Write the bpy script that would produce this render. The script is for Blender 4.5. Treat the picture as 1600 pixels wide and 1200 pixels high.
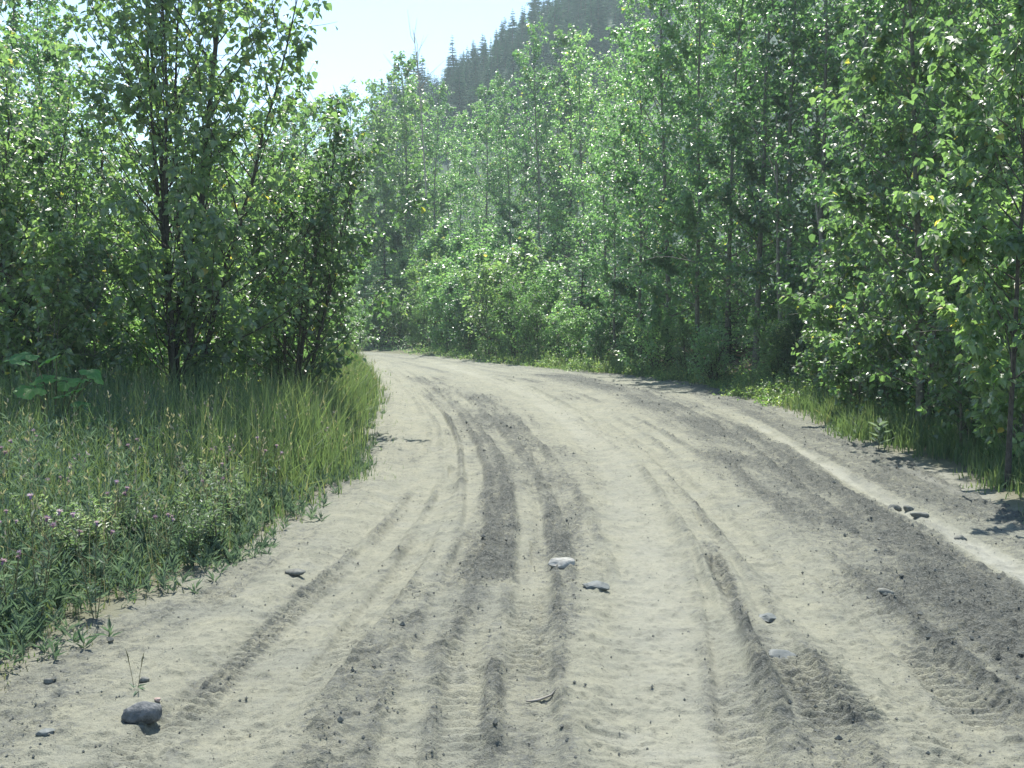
import bpy, math, random
import numpy as np
from mathutils import Vector, Matrix

# ------------------------------------------------------------------ camera, sky, sun, exposure
for o in list(bpy.data.objects): bpy.data.objects.remove(o)
scene = bpy.context.scene
COL = scene.collection
FPX = 1716.0                     # focal length in pixels of the 1600 px wide photograph
PITCH = math.atan(100 / FPX)
CAM_Z = 1.7
cam_d = bpy.data.cameras.new('camera'); cam = bpy.data.objects.new('camera', cam_d); COL.objects.link(cam)
cam.location = (0, 0, CAM_Z); cam.rotation_euler = (math.pi / 2 - PITCH, 0, 0)
cam_d.sensor_width = 36; cam_d.lens = 36 * FPX / 1600; cam_d.clip_start = 0.05; cam_d.clip_end = 6000
scene.camera = cam
SUN_AZ, SUN_EL = math.radians(-4), math.radians(60)      # azimuth to the right of straight ahead (+Y)
w = bpy.data.worlds.new('World'); scene.world = w; w.use_nodes = True
wn = w.node_tree; bg = wn.nodes['Background']
sky = wn.nodes.new('ShaderNodeTexSky'); sky.sky_type = 'NISHITA'; sky.sun_disc = False
sky.sun_elevation = SUN_EL; sky.sun_rotation = SUN_AZ; sky.air_density = 1.0; sky.dust_density = 0.3; sky.ozone_density = 1.0; sky.altitude = 600
wn.links.new(sky.outputs[0], bg.inputs[0]); bg.inputs[1].default_value = 0.12
sd = bpy.data.lights.new('sun', 'SUN'); sun = bpy.data.objects.new('sun', sd); COL.objects.link(sun)
sd.energy = 5.0; sd.angle = math.radians(0.5); sd.color = (1.0, 0.965, 0.89)
sv = Vector((math.sin(SUN_AZ) * math.cos(SUN_EL), math.cos(SUN_AZ) * math.cos(SUN_EL), math.sin(SUN_EL)))
sun.rotation_euler = sv.to_track_quat('Z', 'Y').to_euler(); sun.location = (20, 60, 80)
scene.view_settings.view_transform = 'Standard'; scene.view_settings.look = 'None'
scene.view_settings.exposure = 1.1; scene.view_settings.gamma = 1.0
scene.cycles.max_bounces = 8; scene.cycles.diffuse_bounces = 4; scene.cycles.transmission_bounces = 5
scene.cycles.volume_bounces = 0
HAZE = 0.0008                    # per metre

# ------------------------------------------------------------------ helpers
R = np.random.default_rng(7)
def smooth(a, b, x):
    t = np.clip((np.asarray(x, float) - a) / (b - a), 0, 1); return t * t * (3 - 2 * t)
def _hash(ix, iy, s):
    h = (ix.astype(np.int64) * 374761393 + iy.astype(np.int64) * 668265263 + s * 974634777) & 0x7fffffff
    h = ((h ^ (h >> 13)) * 1274126177) & 0x7fffffff
    return ((h ^ (h >> 16)) & 0xffff) / 65535.0
def vnoise(x, y, s=0):
    ix = np.floor(x); iy = np.floor(y); fx = x - ix; fy = y - iy
    u = fx * fx * (3 - 2 * fx); v = fy * fy * (3 - 2 * fy)
    a = _hash(ix, iy, s); b = _hash(ix + 1, iy, s); c = _hash(ix, iy + 1, s); d = _hash(ix + 1, iy + 1, s)
    return (a * (1 - u) + b * u) * (1 - v) + (c * (1 - u) + d * u) * v
def fbm(x, y, f, o=3, s=0):
    t = 0; a = 0.5; n = 0
    for k in range(o):
        t = t + a * vnoise(x * f, y * f, s + k * 17); n += a; a *= 0.5; f *= 2.03
    return t / n
def G(px, py, z=0.0):
    """point of the ground that lies under a pixel of the 1600 x 1200 photograph"""
    r = ((px - 800) / FPX, 1.0, -(py - 600) / FPX); c, s = math.cos(-PITCH), math.sin(-PITCH)
    d = (r[0], c * r[1] - s * r[2], s * r[1] + c * r[2]); t = (z - CAM_Z) / d[2]
    return np.array([d[0] * t, d[1] * t, z])
def X(px, dist):                  # sideways place of a thing that stands dist metres away
    return (px - 800) / FPX * dist
def Z(py, dist):
    return CAM_Z + (500 - py) / FPX * dist

def mesh_np(name, verts, polys, attrs=None, smooth_sh=False):
    """polys: list of int arrays (k, m)"""
    me = bpy.data.meshes.new(name); verts = np.ascontiguousarray(verts, np.float32)
    me.vertices.add(len(verts)); me.vertices.foreach_set('co', verts.ravel())
    polys = [np.asarray(p, np.int32) for p in polys if len(p)]
    tot = np.concatenate([np.full(len(p), p.shape[1], np.int32) for p in polys])
    loops = np.concatenate([p.ravel() for p in polys])
    me.loops.add(len(loops)); me.loops.foreach_set('vertex_index', loops)
    me.polygons.add(len(tot)); st = np.zeros(len(tot), np.int32); st[1:] = np.cumsum(tot)[:-1]
    me.polygons.foreach_set('loop_start', st)
    try: me.polygons.foreach_set('loop_total', tot)
    except Exception: pass
    for k, v in (attrs or {}).items():
        a = me.attributes.new(k, 'FLOAT', 'POINT'); a.data.foreach_set('value', np.ascontiguousarray(v, np.float32))
    me.update(calc_edges=True)
    me.polygons.foreach_set('use_smooth', np.full(len(tot), bool(smooth_sh)))
    return me
def link(name, me, mat=None, parent=None, loc=None, rot=None, scale=None):
    o = bpy.data.objects.new(name, me); COL.objects.link(o)
    if mat is not None and me is not None and not me.materials: me.materials.append(mat)
    if parent is not None: o.parent = parent
    if loc is not None: o.location = [float(v) for v in loc]
    if rot is not None: o.rotation_euler = rot
    if scale is not None: o.scale = scale if hasattr(scale, '__len__') else (scale,) * 3
    return o
def tag(o, label=None, cat=None, group=None, kind=None):
    if label: o['label'] = label
    if cat: o['category'] = cat
    if group: o['group'] = group
    if kind: o['kind'] = kind
    return o
def copy_tree(o, parent=None):
    c = o.copy(); COL.objects.link(c)
    if parent is not None: c.parent = parent
    for ch in o.children: copy_tree(ch, c)
    return c

class MB:
    """collects tubes, triangles and quads"""
    def __init__(s): s.v = []; s.f3 = []; s.f4 = []; s.t = []; s.n = 0
    def add(s, v, f3=(), f4=(), t=0.5):
        v = np.asarray(v, float)
        if len(f3): s.f3.append(np.asarray(f3) + s.n)
        if len(f4): s.f4.append(np.asarray(f4) + s.n)
        s.v.append(v); s.t.append(np.full(len(v), t)); s.n += len(v)
    def tube(s, P, r, k=5, t=0.5):
        P = np.asarray(P, float); n = len(P); r = np.broadcast_to(r, (n,))
        T = np.gradient(P, axis=0); T /= np.linalg.norm(T, axis=1)[:, None] + 1e-9
        ref = np.array([1.0, 0.13, 0.07]) if abs(T[0][0]) < 0.8 else np.array([0.1, 1.0, 0.1])
        A = np.cross(T, ref); A /= np.linalg.norm(A, axis=1)[:, None]; B = np.cross(T, A)
        an = np.arange(k) * 2 * math.pi / k
        V = P[:, None] + r[:, None, None] * (np.cos(an)[None, :, None] * A[:, None] + np.sin(an)[None, :, None] * B[:, None])
        i = np.arange(n - 1)[:, None] * k; j = np.arange(k)[None]; j2 = (j + 1) % k
        q = np.stack([i + j, i + j2, i + k + j2, i + k + j], -1).reshape(-1, 4)
        s.add(V.reshape(-1, 3), f4=q, t=t)
    def mesh(s, name, smooth_sh=True):
        return mesh_np(name, np.concatenate(s.v), ([np.concatenate(s.f3)] if s.f3 else []) + ([np.concatenate(s.f4)] if s.f4 else []),
                       {'tint': np.concatenate(s.t)}, smooth_sh)
def norm(a): return a / (np.linalg.norm(a, axis=-1, keepdims=True) + 1e-9)

# ------------------------------------------------------------------ materials
def new_mat(name):
    m = bpy.data.materials.new(name); m.use_nodes = True
    nt = m.node_tree; b = nt.nodes['Principled BSDF']; return m, nt, b
def ramp(nt, fac, stops):
    n = nt.nodes.new('ShaderNodeValToRGB'); e = n.color_ramp.elements
    while len(e) < len(stops): e.new(0.5)
    for k, (p, c) in enumerate(stops): e[k].position = p; e[k].color = (*c, 1)
    nt.links.new(fac, n.inputs[0]); return n.outputs[0]
def math_n(nt, op, a, b=None, clamp=False):
    n = nt.nodes.new('ShaderNodeMath'); n.operation = op; n.use_clamp = clamp
    for k, v in enumerate((a, b)):
        if v is None: continue
        if isinstance(v, (int, float)): n.inputs[k].default_value = v
        else: nt.links.new(v, n.inputs[k])
    return n.outputs[0]
def mix_c(nt, fac, a, b, mode='MIX'):
    n = nt.nodes.new('ShaderNodeMix'); n.data_type = 'RGBA'; n.blend_type = mode
    for s, v in ((n.inputs[0], fac), (n.inputs[6], a), (n.inputs[7], b)):
        if isinstance(v, (int, float)): s.default_value = v
        elif isinstance(v, tuple): s.default_value = (*v, 1)
        else: nt.links.new(v, s)
    return n.outputs[2]
def attr(nt, name):
    n = nt.nodes.new('ShaderNodeAttribute'); n.attribute_name = name; return n.outputs['Fac']
def noise(nt, scale, detail=3, rough=0.55, coord='Object'):
    t = nt.nodes.new('ShaderNodeTexCoord'); n = nt.nodes.new('ShaderNodeTexNoise')
    n.inputs['Scale'].default_value = scale; n.inputs['Detail'].default_value = detail; n.inputs['Roughness'].default_value = rough
    nt.links.new(t.outputs[coord], n.inputs['Vector']); return n.outputs[0]
def bump(nt, b, h, strength, dist):
    n = nt.nodes.new('ShaderNodeBump'); n.inputs['Strength'].default_value = strength; n.inputs['Distance'].default_value = dist
    nt.links.new(h, n.inputs['Height']); nt.links.new(n.outputs[0], b.inputs['Normal'])

def leaf_mat(name, stops, trans=0.5, rough=0.48, spec=1.0, under=(0.17, 0.21, 0.12), vary=0.55, coat=0.0, tcol=(2.55, 2.95, 1.5)):
    m, nt, b = new_mat(name)
    c = ramp(nt, attr(nt, 'tint'), stops)
    oi = nt.nodes.new('ShaderNodeObjectInfo')
    hs = nt.nodes.new('ShaderNodeHueSaturation'); nt.links.new(c, hs.inputs['Color'])
    nt.links.new(math_n(nt, 'ADD', math_n(nt, 'MULTIPLY', oi.outputs['Random'], vary), 1 - vary / 2), hs.inputs['Value'])
    nt.links.new(math_n(nt, 'ADD', math_n(nt, 'MULTIPLY', oi.outputs['Random'], -0.045), 0.522), hs.inputs['Hue'])
    c = hs.outputs[0]
    geo = nt.nodes.new('ShaderNodeNewGeometry')
    cc = mix_c(nt, math_n(nt, 'MULTIPLY', geo.outputs['Backfacing'], 0.6), c, under) if under else c
    nt.links.new(cc, b.inputs['Base Color']); b.inputs['Roughness'].default_value = rough
    b.inputs['Specular IOR Level'].default_value = spec
    b.inputs['Coat Weight'].default_value = coat; b.inputs['Coat Roughness'].default_value = 0.36
    tr = nt.nodes.new('ShaderNodeBsdfTranslucent'); nt.links.new(mix_c(nt, 1.0, c, tcol, 'MULTIPLY'), tr.inputs[0])
    mx = nt.nodes.new('ShaderNodeMixShader'); mx.inputs[0].default_value = trans
    nt.links.new(b.outputs[0], mx.inputs[1]); nt.links.new(tr.outputs[0], mx.inputs[2])
    nt.links.new(mx.outputs[0], nt.nodes['Material Output'].inputs[0]); return m
M = {}
M['poplar'] = leaf_mat('poplar_leaf', [(0.0, (0.056, 0.098, 0.056)), (0.55, (0.096, 0.150, 0.074)), (0.93, (0.150, 0.198, 0.088)), (0.985, (0.30, 0.25, 0.07))], coat=0.8, vary=0.6)
M['aspen'] = leaf_mat('aspen_leaf', [(0.0, (0.058, 0.110, 0.062)), (0.6, (0.092, 0.165, 0.080)), (0.96, (0.14, 0.215, 0.09)), (1.0, (0.28, 0.26, 0.09))], coat=0.8, vary=0.7)
M['willow'] = leaf_mat('willow_leaf', [(0.0, (0.05, 0.10, 0.04)), (0.6, (0.09, 0.15, 0.06)), (1.0, (0.17, 0.20, 0.07))], under=(0.2, 0.24, 0.17), coat=0.4)
M['broad'] = leaf_mat('broad_leaf', [(0.0, (0.05, 0.15, 0.04)), (1.0, (0.10, 0.23, 0.06))], rough=0.6, spec=0.25, under=None, trans=0.3)
M['needle'] = leaf_mat('needle', [(0.0, (0.009, 0.040, 0.024)), (1.0, (0.024, 0.085, 0.045))], trans=0.15, rough=0.7, spec=0.1, under=None, vary=0.5)
M['grass'] = leaf_mat('grass_blade', [(0.0, (0.062, 0.106, 0.062)), (0.6, (0.105, 0.156, 0.082)), (0.88, (0.16, 0.195, 0.10)), (1.0, (0.26, 0.245, 0.165))], trans=0.35, rough=0.6, spec=0.3, under=None, tcol=(2.3, 2.35, 1.2))
M['weed'] = leaf_mat('weed_leaf', [(0.0, (0.062, 0.104, 0.072)), (0.6, (0.098, 0.146, 0.104)), (1.0, (0.165, 0.205, 0.155))], trans=0.3, rough=0.65, spec=0.3, under=None, tcol=(2.3, 2.45, 1.7))
M['sage'] = leaf_mat('mugwort_leaf', [(0.0, (0.10, 0.15, 0.09)), (1.0, (0.22, 0.26, 0.18))], trans=0.3, rough=0.55, under=None)
M['seed'] = leaf_mat('seed_head', [(0.0, (0.10, 0.088, 0.075)), (1.0, (0.19, 0.17, 0.14))], trans=0.35, rough=0.6, under=None)
M['petal'] = leaf_mat('petal', [(0.0, (0.22, 0.12, 0.26)), (1.0, (0.34, 0.24, 0.40))], trans=0.3, rough=0.6, under=None)
def simple(name, c1, c2, scale, rough=0.85, bs=0.4, bd=0.01, detail=4):
    m, nt, b = new_mat(name); n = noise(nt, scale, detail)
    nt.links.new(ramp(nt, n, [(0.3, c1), (0.7, c2)]), b.inputs['Base Color']); b.inputs['Roughness'].default_value = rough
    b.inputs['Specular IOR Level'].default_value = 0.25
    if bs: bump(nt, b, n, bs, bd)
    return m
M['bark_dark'] = simple('dark_bark', (0.035, 0.030, 0.025), (0.10, 0.09, 0.075), 22)
M['bark_grey'] = simple('grey_bark', (0.09, 0.085, 0.07), (0.22, 0.21, 0.17), 16)
M['bark_dead'] = simple('dead_wood', (0.20, 0.18, 0.15), (0.38, 0.35, 0.30), 12)
M['stem'] = simple('weed_stem', (0.08, 0.09, 0.045), (0.19, 0.17, 0.09), 9, bs=0)
M['stump'] = simple('stump_wood', (0.30, 0.22, 0.16), (0.50, 0.40, 0.31), 9)
M['stone_grey'] = simple('grey_stone', (0.07, 0.077, 0.082), (0.165, 0.17, 0.17), 30, 0.85, 1.0, 0.02)
M['stone_white'] = simple('white_stone', (0.24, 0.235, 0.21), (0.40, 0.39, 0.35), 30, 0.8, 0.5, 0.008)
M['stone_slate'] = simple('slate_stone', (0.085, 0.097, 0.095), (0.15, 0.162, 0.155), 18, 0.65, 0.3, 0.004)
M['stone_red'] = simple('red_stone', (0.28, 0.20, 0.17), (0.40, 0.31, 0.27), 30, 0.8, 0.4, 0.004)
M['clod'] = simple('dirt_clod', (0.10, 0.102, 0.09), (0.20, 0.202, 0.176), 40, 0.95, 0.5, 0.006)
M['bank'] = simple('bank_earth', (0.10, 0.07, 0.05), (0.24, 0.17, 0.12), 5, 0.95, 0.8, 0.05)

# road dirt: pale dry dust / grey churned earth and painted lug shadow, mask comes with the mesh, grain from noise
m, nt, b = new_mat('road_dirt'); M['road'] = m
n1 = noise(nt, 1.3, 5, 0.6); n2 = noise(nt, 55, 5, 0.7); n3 = noise(nt, 11, 5, 0.65); n4 = noise(nt, 160, 3, 0.7)
mask = attr(nt, 'churn_shade')
N3 = ramp(nt, n3, [(0.34, (0, 0, 0)), (0.66, (1, 1, 1))]); N2 = ramp(nt, n2, [(0.36, (0, 0, 0)), (0.64, (1, 1, 1))])
mk = math_n(nt, 'ADD', math_n(nt, 'MULTIPLY', mask, 0.85), math_n(nt, 'MULTIPLY', math_n(nt, 'SUBTRACT', N3, 0.5), 0.62))
mk = math_n(nt, 'ADD', mk, math_n(nt, 'MULTIPLY', math_n(nt, 'SUBTRACT', N2, 0.5), 0.62), True)
pale = ramp(nt, n1, [(0.3, (0.210, 0.214, 0.176)), (0.55, (0.250, 0.248, 0.190)), (0.75, (0.235, 0.238, 0.200))])
grey = ramp(nt, n2, [(0.36, (0.058, 0.062, 0.056)), (0.5, (0.120, 0.125, 0.112)), (0.62, (0.195, 0.20, 0.175))])
c = mix_c(nt, ramp(nt, mk, [(0.22, (0, 0, 0)), (0.72, (1, 1, 1))]), pale, grey)
c = mix_c(nt, ramp(nt, n4, [(0.33, (0.85, 0.85, 0.85)), (0.43, (0, 0, 0))]), c, (0.085, 0.088, 0.08))
n5 = noise(nt, 26, 6, 0.75); n6 = noise(nt, 4.5, 6, 0.7)
c = mix_c(nt, 0.75, c, ramp(nt, n5, [(0.30, (0.50, 0.51, 0.51)), (0.47, (1.0, 1.0, 1.0)), (0.70, (1.16, 1.16, 1.14))]), 'MULTIPLY')
c = mix_c(nt, 0.7, c, ramp(nt, n6, [(0.32, (0.70, 0.72, 0.73)), (0.52, (1.0, 1.0, 1.0)), (0.70, (1.12, 1.11, 1.06))]), 'MULTIPLY')
c = mix_c(nt, math_n(nt, 'MULTIPLY', attr(nt, 'whit'), 0.8), c, (0.31, 0.31, 0.265))
nt.links.new(c, b.inputs['Base Color']); b.inputs['Roughness'].default_value = 0.95; b.inputs['Specular IOR Level'].default_value = 0.15
bump(nt, b, math_n(nt, 'ADD', math_n(nt, 'MULTIPLY', n2, math_n(nt, 'ADD', math_n(nt, 'MULTIPLY', mask, 1.5), 0.35)), math_n(nt, 'MULTIPLY', n4, 0.5)), 1.0, 0.02)
# forest floor and verge soil
m, nt, b = new_mat('verge_soil'); M['soil'] = m
n1 = noise(nt, 0.9, 6, 0.65); n2 = noise(nt, 14, 5, 0.7)
c = ramp(nt, n1, [(0.3, (0.06, 0.075, 0.035)), (0.5, (0.09, 0.095, 0.05)), (0.7, (0.14, 0.12, 0.08))])
c = mix_c(nt, math_n(nt, 'MULTIPLY', n2, 0.5), c, (0.17, 0.155, 0.11))
c = mix_c(nt, attr(nt, 'bare'), c, ramp(nt, n2, [(0.3, (0.14, 0.14, 0.118)), (0.7, (0.225, 0.225, 0.19))]))
nt.links.new(c, b.inputs['Base Color']); b.inputs['Roughness'].default_value = 0.95; bump(nt, b, n2, 0.8, 0.04)
m, nt, b = new_mat('hill_ground'); M['hill'] = m
n1 = noise(nt, 0.05, 6, 0.7); nt.links.new(ramp(nt, n1, [(0.35, (0.012, 0.036, 0.018)), (0.65, (0.028, 0.065, 0.028))]), b.inputs['Base Color']); b.inputs['Roughness'].default_value = 0.95

# ------------------------------------------------------------------ road and ground
LY = [-30, 0, 5.0, 5.6, 6.6, 7.6, 9.2, 10.5, 12.4, 14.5, 20.8, 29.2, 38.9, 47.1, 52.2, 60, 75]
LX = [-3.0, -2.5, -2.15, -1.95, -1.72, -1.66, -1.5, -1.45, -1.5, -1.7, -2.3, -3.4, -5.1, -6.6, -8.0, -14, -29]
RY = [-30, 0, 9.0, 10.5, 13.2, 15.3, 20.8, 27.8, 32.4, 35.2, 40.6, 47.9, 52.2, 60, 75]
RX = [4.3, 4.2, 4.1, 4.25, 4.5, 4.45, 4.7, 4.6, 3.6, 2.1, 0.0, -2.8, -4.7, -9.5, -22]
def XL(y): return np.interp(y, LY, LX)
def XR(y): return np.interp(y, RY, RX)
def road_sd(x, y):               # > 0 outside the road
    return np.maximum(XL(y) - x, x - XR(y))
def polyd(x, y, pts):
    """distance, arc length and signed side of a polyline"""
    pts = np.asarray(pts)[:, :2]; best = np.full(x.shape, 1e9); S = np.zeros(x.shape); side = np.zeros(x.shape); s0 = 0
    for a, b_ in zip(pts[:-1], pts[1:]):
        d = b_ - a; L = math.hypot(*d); d = d / L
        u = np.clip((x - a[0]) * d[0] + (y - a[1]) * d[1], 0, L)
        qx = x - a[0] - u * d[0]; qy = y - a[1] - u * d[1]; q = np.hypot(qx, qy); k = q < best
        best[k] = q[k]; S[k] = (s0 + u)[k]; side[k] = (d[0] * (y - a[1]) - d[1] * (x - a[0]))[k]; s0 += L
    return best, S, np.sign(side) * best, s0
def line(*p):
    P = np.array([G(*q) for q in p])
    t = np.linspace(0, len(P) - 1, (len(P) - 1) * 4 + 1); k = np.arange(len(P))
    c = np.stack([np.interp(t, k, P[:, 0]), np.interp(t, k, P[:, 1])], 1)
    for _ in range(4): c[1:-1] = 0.5 * c[1:-1] + 0.25 * (c[:-2] + c[2:])
    return c
NR, NC = 800, 780
k = np.linspace(0, 1, NR); e = 0.85
ya = (2.6 ** -e + k * (66 ** -e - 2.6 ** -e)) ** (-1 / e)
u = np.linspace(0, 1, NC)
Yg = np.repeat(ya[:, None], NC, 1)
Xg = XL(Yg) - 1.6 + u[None] * (XR(Yg) - XL(Yg) + 3.2)
x, y = Xg.ravel(), Yg.ravel()
uw = (x - XL(y)) / (XR(y) - XL(y)) * 6.4          # place across the road, so that streaks bend with it
h = 0.035 * (fbm(x, y, 0.55, 3, 3) - 0.5) + 0.030 * (fbm(uw * 2.2, y * 0.22, 1, 3, 4) - 0.5) + 0.014 * (fbm(x, y, 5, 3, 5) - 0.5) + 0.018 * (fbm(x, y, 20, 3, 6) - 0.5) + 0.012 * smooth(0.60, 0.75, fbm(x, y, 14, 2, 7))
streak = fbm(uw * 2.6, y * 0.16, 1, 4, 12); fine_streak = fbm(uw * 9, y * 0.5, 1, 3, 13)
churn_shade = 0.34 + 0.75 * (streak - 0.5) + 0.5 * (fine_streak - 0.5) + 0.4 * (fbm(x, y, 1.6, 4, 11) - 0.5)
whit = np.zeros_like(x)
wob = 0.30 * (fbm(x, y, 0.9, 3, 21) - 0.5) + 0.10 * (fbm(x, y, 5, 2, 22) - 0.5)
def band(pts, width, amount, soft=0.5):       # churned or packed strip
    d, s, sg, L = polyd(x, y, pts); d = d + wob * min(1, width * 2)
    return amount * (0.6 + 0.8 * smooth(0.3, 0.7, fbm(uw * 2.2, y * 0.6, 1, 3, 23))) * (1 - smooth(width * soft * 0.6, width * 1.25, d))
def rut(pts, width, depth, berm=0.0, tread=0.0, pitch=0.075, chev=0.6, t0=0.0, t1=1.0):
    global h
    d, s, sg, L = polyd(x, y, pts); d2 = d + wob * 0.12
    prof = (1 - smooth(width * 0.45, width * 1.1, d2)) * smooth(0, min(0.6, L * 0.3), s) * (1 - smooth(L - min(0.6, L * 0.3), L, s))
    h = h - depth * prof + berm * np.exp(-((d2 - width * 1.15) / (0.28 * width)) ** 2)
    if tread:
        win = prof * smooth(t0 * L, t0 * L + 0.4, s) * (1 - smooth(t1 * L - 0.4, t1 * L, s)) * smooth(0.30, 0.55, fbm(x, y, 1.4, 2, 31))
        blk = np.sin((s + chev * np.abs(sg)) * 2 * math.pi / pitch); blk2 = np.sin((s - chev * sg + pitch * 0.3) * 2 * math.pi / pitch)
        h = h + tread * win * np.clip(np.where(np.abs(sg) > width * 0.45, blk, blk2) * 1.6, -1, 1)
        return win
    return prof
# packed pale wheel tracks
TL = line((250, 1200), (430, 1030), (590, 870), (655, 760), (672, 690), (655, 640), (620, 590), (585, 565))
TR = line((1090, 1250), (1045, 1050), (1015, 880), (985, 760), (930, 680), (850, 625), (760, 588), (680, 566))
TF = line((1560, 1200), (1330, 1000), (1180, 860), (1060, 740), (990, 680), (900, 630))
TW = line((1700, 965), (1600, 900), (1420, 798), (1260, 708), (1160, 652))
churn_shade += band(line((820, 1230), (800, 1040), (790, 880), (790, 780), (770, 700), (720, 630), (660, 590)), 0.75, 0.17, 0.3)
churn_shade += band(line((900, 860), (885, 800), (850, 720), (790, 650), (720, 605)), 0.30, 0.26, 0.2)
churn_shade += band(line((765, 900), (785, 800), (775, 740)), 0.22, 0.28, 0.2)
churn_shade += band(line((470, 1240), (545, 1060), (620, 930), (640, 900)), 0.24, 0.26, 0.2)
churn_shade += band(line((330, 1070), (450, 950), (560, 860)), 0.13, 0.30, 0.3)
churn_shade += band(line((1105, 850), (1165, 975)), 0.10, 0.34, 0.3)
churn_shade += band(line((1195, 1000), (1260, 1100), (1330, 1230)), 0.30, 0.20, 0.2)
churn_shade += band(line((1140, 1050), (1170, 1230)), 0.16, 0.40, 0.3)
churn_shade += band(line((1760, 1180), (1560, 980), (1400, 850), (1280, 765), (1160, 690), (1060, 640), (960, 605), (860, 585)), 0.85, 0.47, 0.3)
churn_shade += band(line((1660, 830), (1560, 815), (1400, 750), (1240, 680), (1120, 625)), 0.45, 0.22, 0.3)
churn_shade += 0.30 * smooth(0.7, -0.1, road_sd(x, y) * -1) * (x > 2)
for T, wd, a in ((TL, 0.72, 0.42), (TR, 0.55, 0.42), (TF, 0.50, 0.32), (TW, 0.15, 0.8)):
    churn_shade -= band(T, wd, a, 0.45)
whit += (band(TW, 0.12, 0.85, 0.4) + band(line((1560, 790), (1480, 765), (1400, 730)), 0.09, 0.5, 0.3)) * smooth(0.26, 0.48, fbm(x, y, 2.6, 4, 24)) * (1 - smooth(14, 20, y)) + 0.25 * band(TR, 0.3, 1.0, 0.3)
churn_shade = np.clip(churn_shade, 0, 1)
quiet = smooth(8.2, 6.2, y) * band(line((850, 1290), (850, 1000), (850, 850)), 0.75, 1.0, 0.6)
rut(TL, 0.40, 0.040, 0.016); rut(TR, 0.38, 0.034, 0.014); rut(TF, 0.34, 0.028, 0.012); rut(TW, 0.10, 0.020, 0.012)
# long wheel marks that run with the road, cross and fade
LONG = [((120, 1260), (330, 1075), (480, 940), (600, 850), (668, 760), (692, 690), (672, 640), (632, 598), (590, 568)), ((330, 1280), (470, 1090), (570, 965), (655, 860), (705, 760), (706, 690), (684, 645), (640, 600)),
        ((720, 1280), (722, 1060), (730, 900), (745, 790), (740, 720), (718, 660), (680, 612), (625, 577)), ((830, 1280), (820, 1080), (836, 900), (830, 800), (802, 720), (760, 660), (700, 607), (645, 577)),
        ((965, 1280), (952, 1050), (930, 900), (892, 790), (850, 720), (790, 650), (720, 602)), ((1190, 1280), (1142, 1050), (1112, 880), (1062, 790), (992, 700), (900, 640), (800, 595), (705, 567)),
        ((1350, 1280), (1272, 1110), (1180, 960), (1112, 850), (1050, 770), (985, 700), (880, 632)), ((1720, 1270), (1480, 1060), (1300, 900), (1180, 800), (1080, 710), (980, 650), (860, 600)),
        ((1820, 1130), (1600, 990), (1430, 870), (1300, 780), (1190, 700), (1090, 640), (980, 600)), ((600, 1280), (640, 1100), (690, 950), (770, 800), (790, 730), (770, 680)), ((1560, 1280), (1380, 1080), (1230, 920), (1120, 800), (1010, 700), (900, 640)),
        ((1700, 1020), (1520, 880), (1370, 780), (1240, 700), (1130, 640))]
for q_, L_ in enumerate(LONG):
    P_ = line(*L_); wd_ = [0.13, 0.11, 0.12, 0.14][q_ % 4]
    d_, s_, sg_, Lt = polyd(x, y, P_); d_ = d_ + wob * 0.15
    fade = smooth(0.30, 0.58, fbm(s_ * 0.35, s_ * 0 + q_ * 3.7, 1, 2, 200 + q_)) * (1 - smooth(Lt - 3, Lt, s_))
    core = (1 - smooth(wd_ * 0.6, wd_ * 1.05, d_)) * fade; rim = np.exp(-((d_ - wd_ * 1.15) / (0.30 * wd_)) ** 2) * fade * (0.4 + 1.2 * fbm(x, y, 6, 2, 230 + q_))
    h += -0.018 * core + 0.015 * rim
    lug = np.sin((s_ + 0.5 * np.abs(sg_)) * 2 * math.pi / (0.07 + 0.008 * (q_ % 3))); tw_ = core * smooth(0.40, 0.60, fbm(x, y, 0.9, 2, 260 + q_)); h += 0.007 * np.clip(lug * 1.8, -1, 1) * tw_; churn_shade = churn_shade + 0.26 * tw_ * (lug < -0.1)  # tread grooves darkened too: shadow of the lugs painted into the dirt mask
    churn_shade = np.clip(churn_shade - 0.16 * core + 0.27 * rim, 0, 1)
w1 = rut(line((215, 1215), (270, 1130), (350, 1050), (450, 950), (560, 860), (640, 775)), 0.085, -0.014, 0, 0.012, 0.085, 0.5)
w2 = rut(line((305, 965), (360, 905), (430, 870)), 0.13, 0.01, 0, 0.013, 0.075, 0.7)
w3 = rut(line((1108, 850), (1165, 985)), 0.085, 0.03, 0.012, 0.016, 0.08, 0.2)
w4 = rut(line((1230, 1000), (1300, 1100), (1350, 1190)), 0.20, 0.015, 0.01, 0.014, 0.078, 0.5)
w5 = rut(line((640, 900), (630, 1000)), 0.17, 0.01, 0, 0.012, 0.085, 0.3)
w7 = rut(line((830, 910), (820, 1090)), 0.14, 0.008, 0, 0.011, 0.085, 0.5)
w8 = rut(line((1400, 985), (1500, 1080), (1600, 1160)), 0.15, 0.01, 0, 0.012, 0.075, 0.5)
churn_shade = np.clip(churn_shade - 0.24 * quiet, 0, 1)
for wq in (w1, w3, w4, w5, w8): churn_shade = np.clip(churn_shade + 0.22 * wq, 0, 1)
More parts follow.
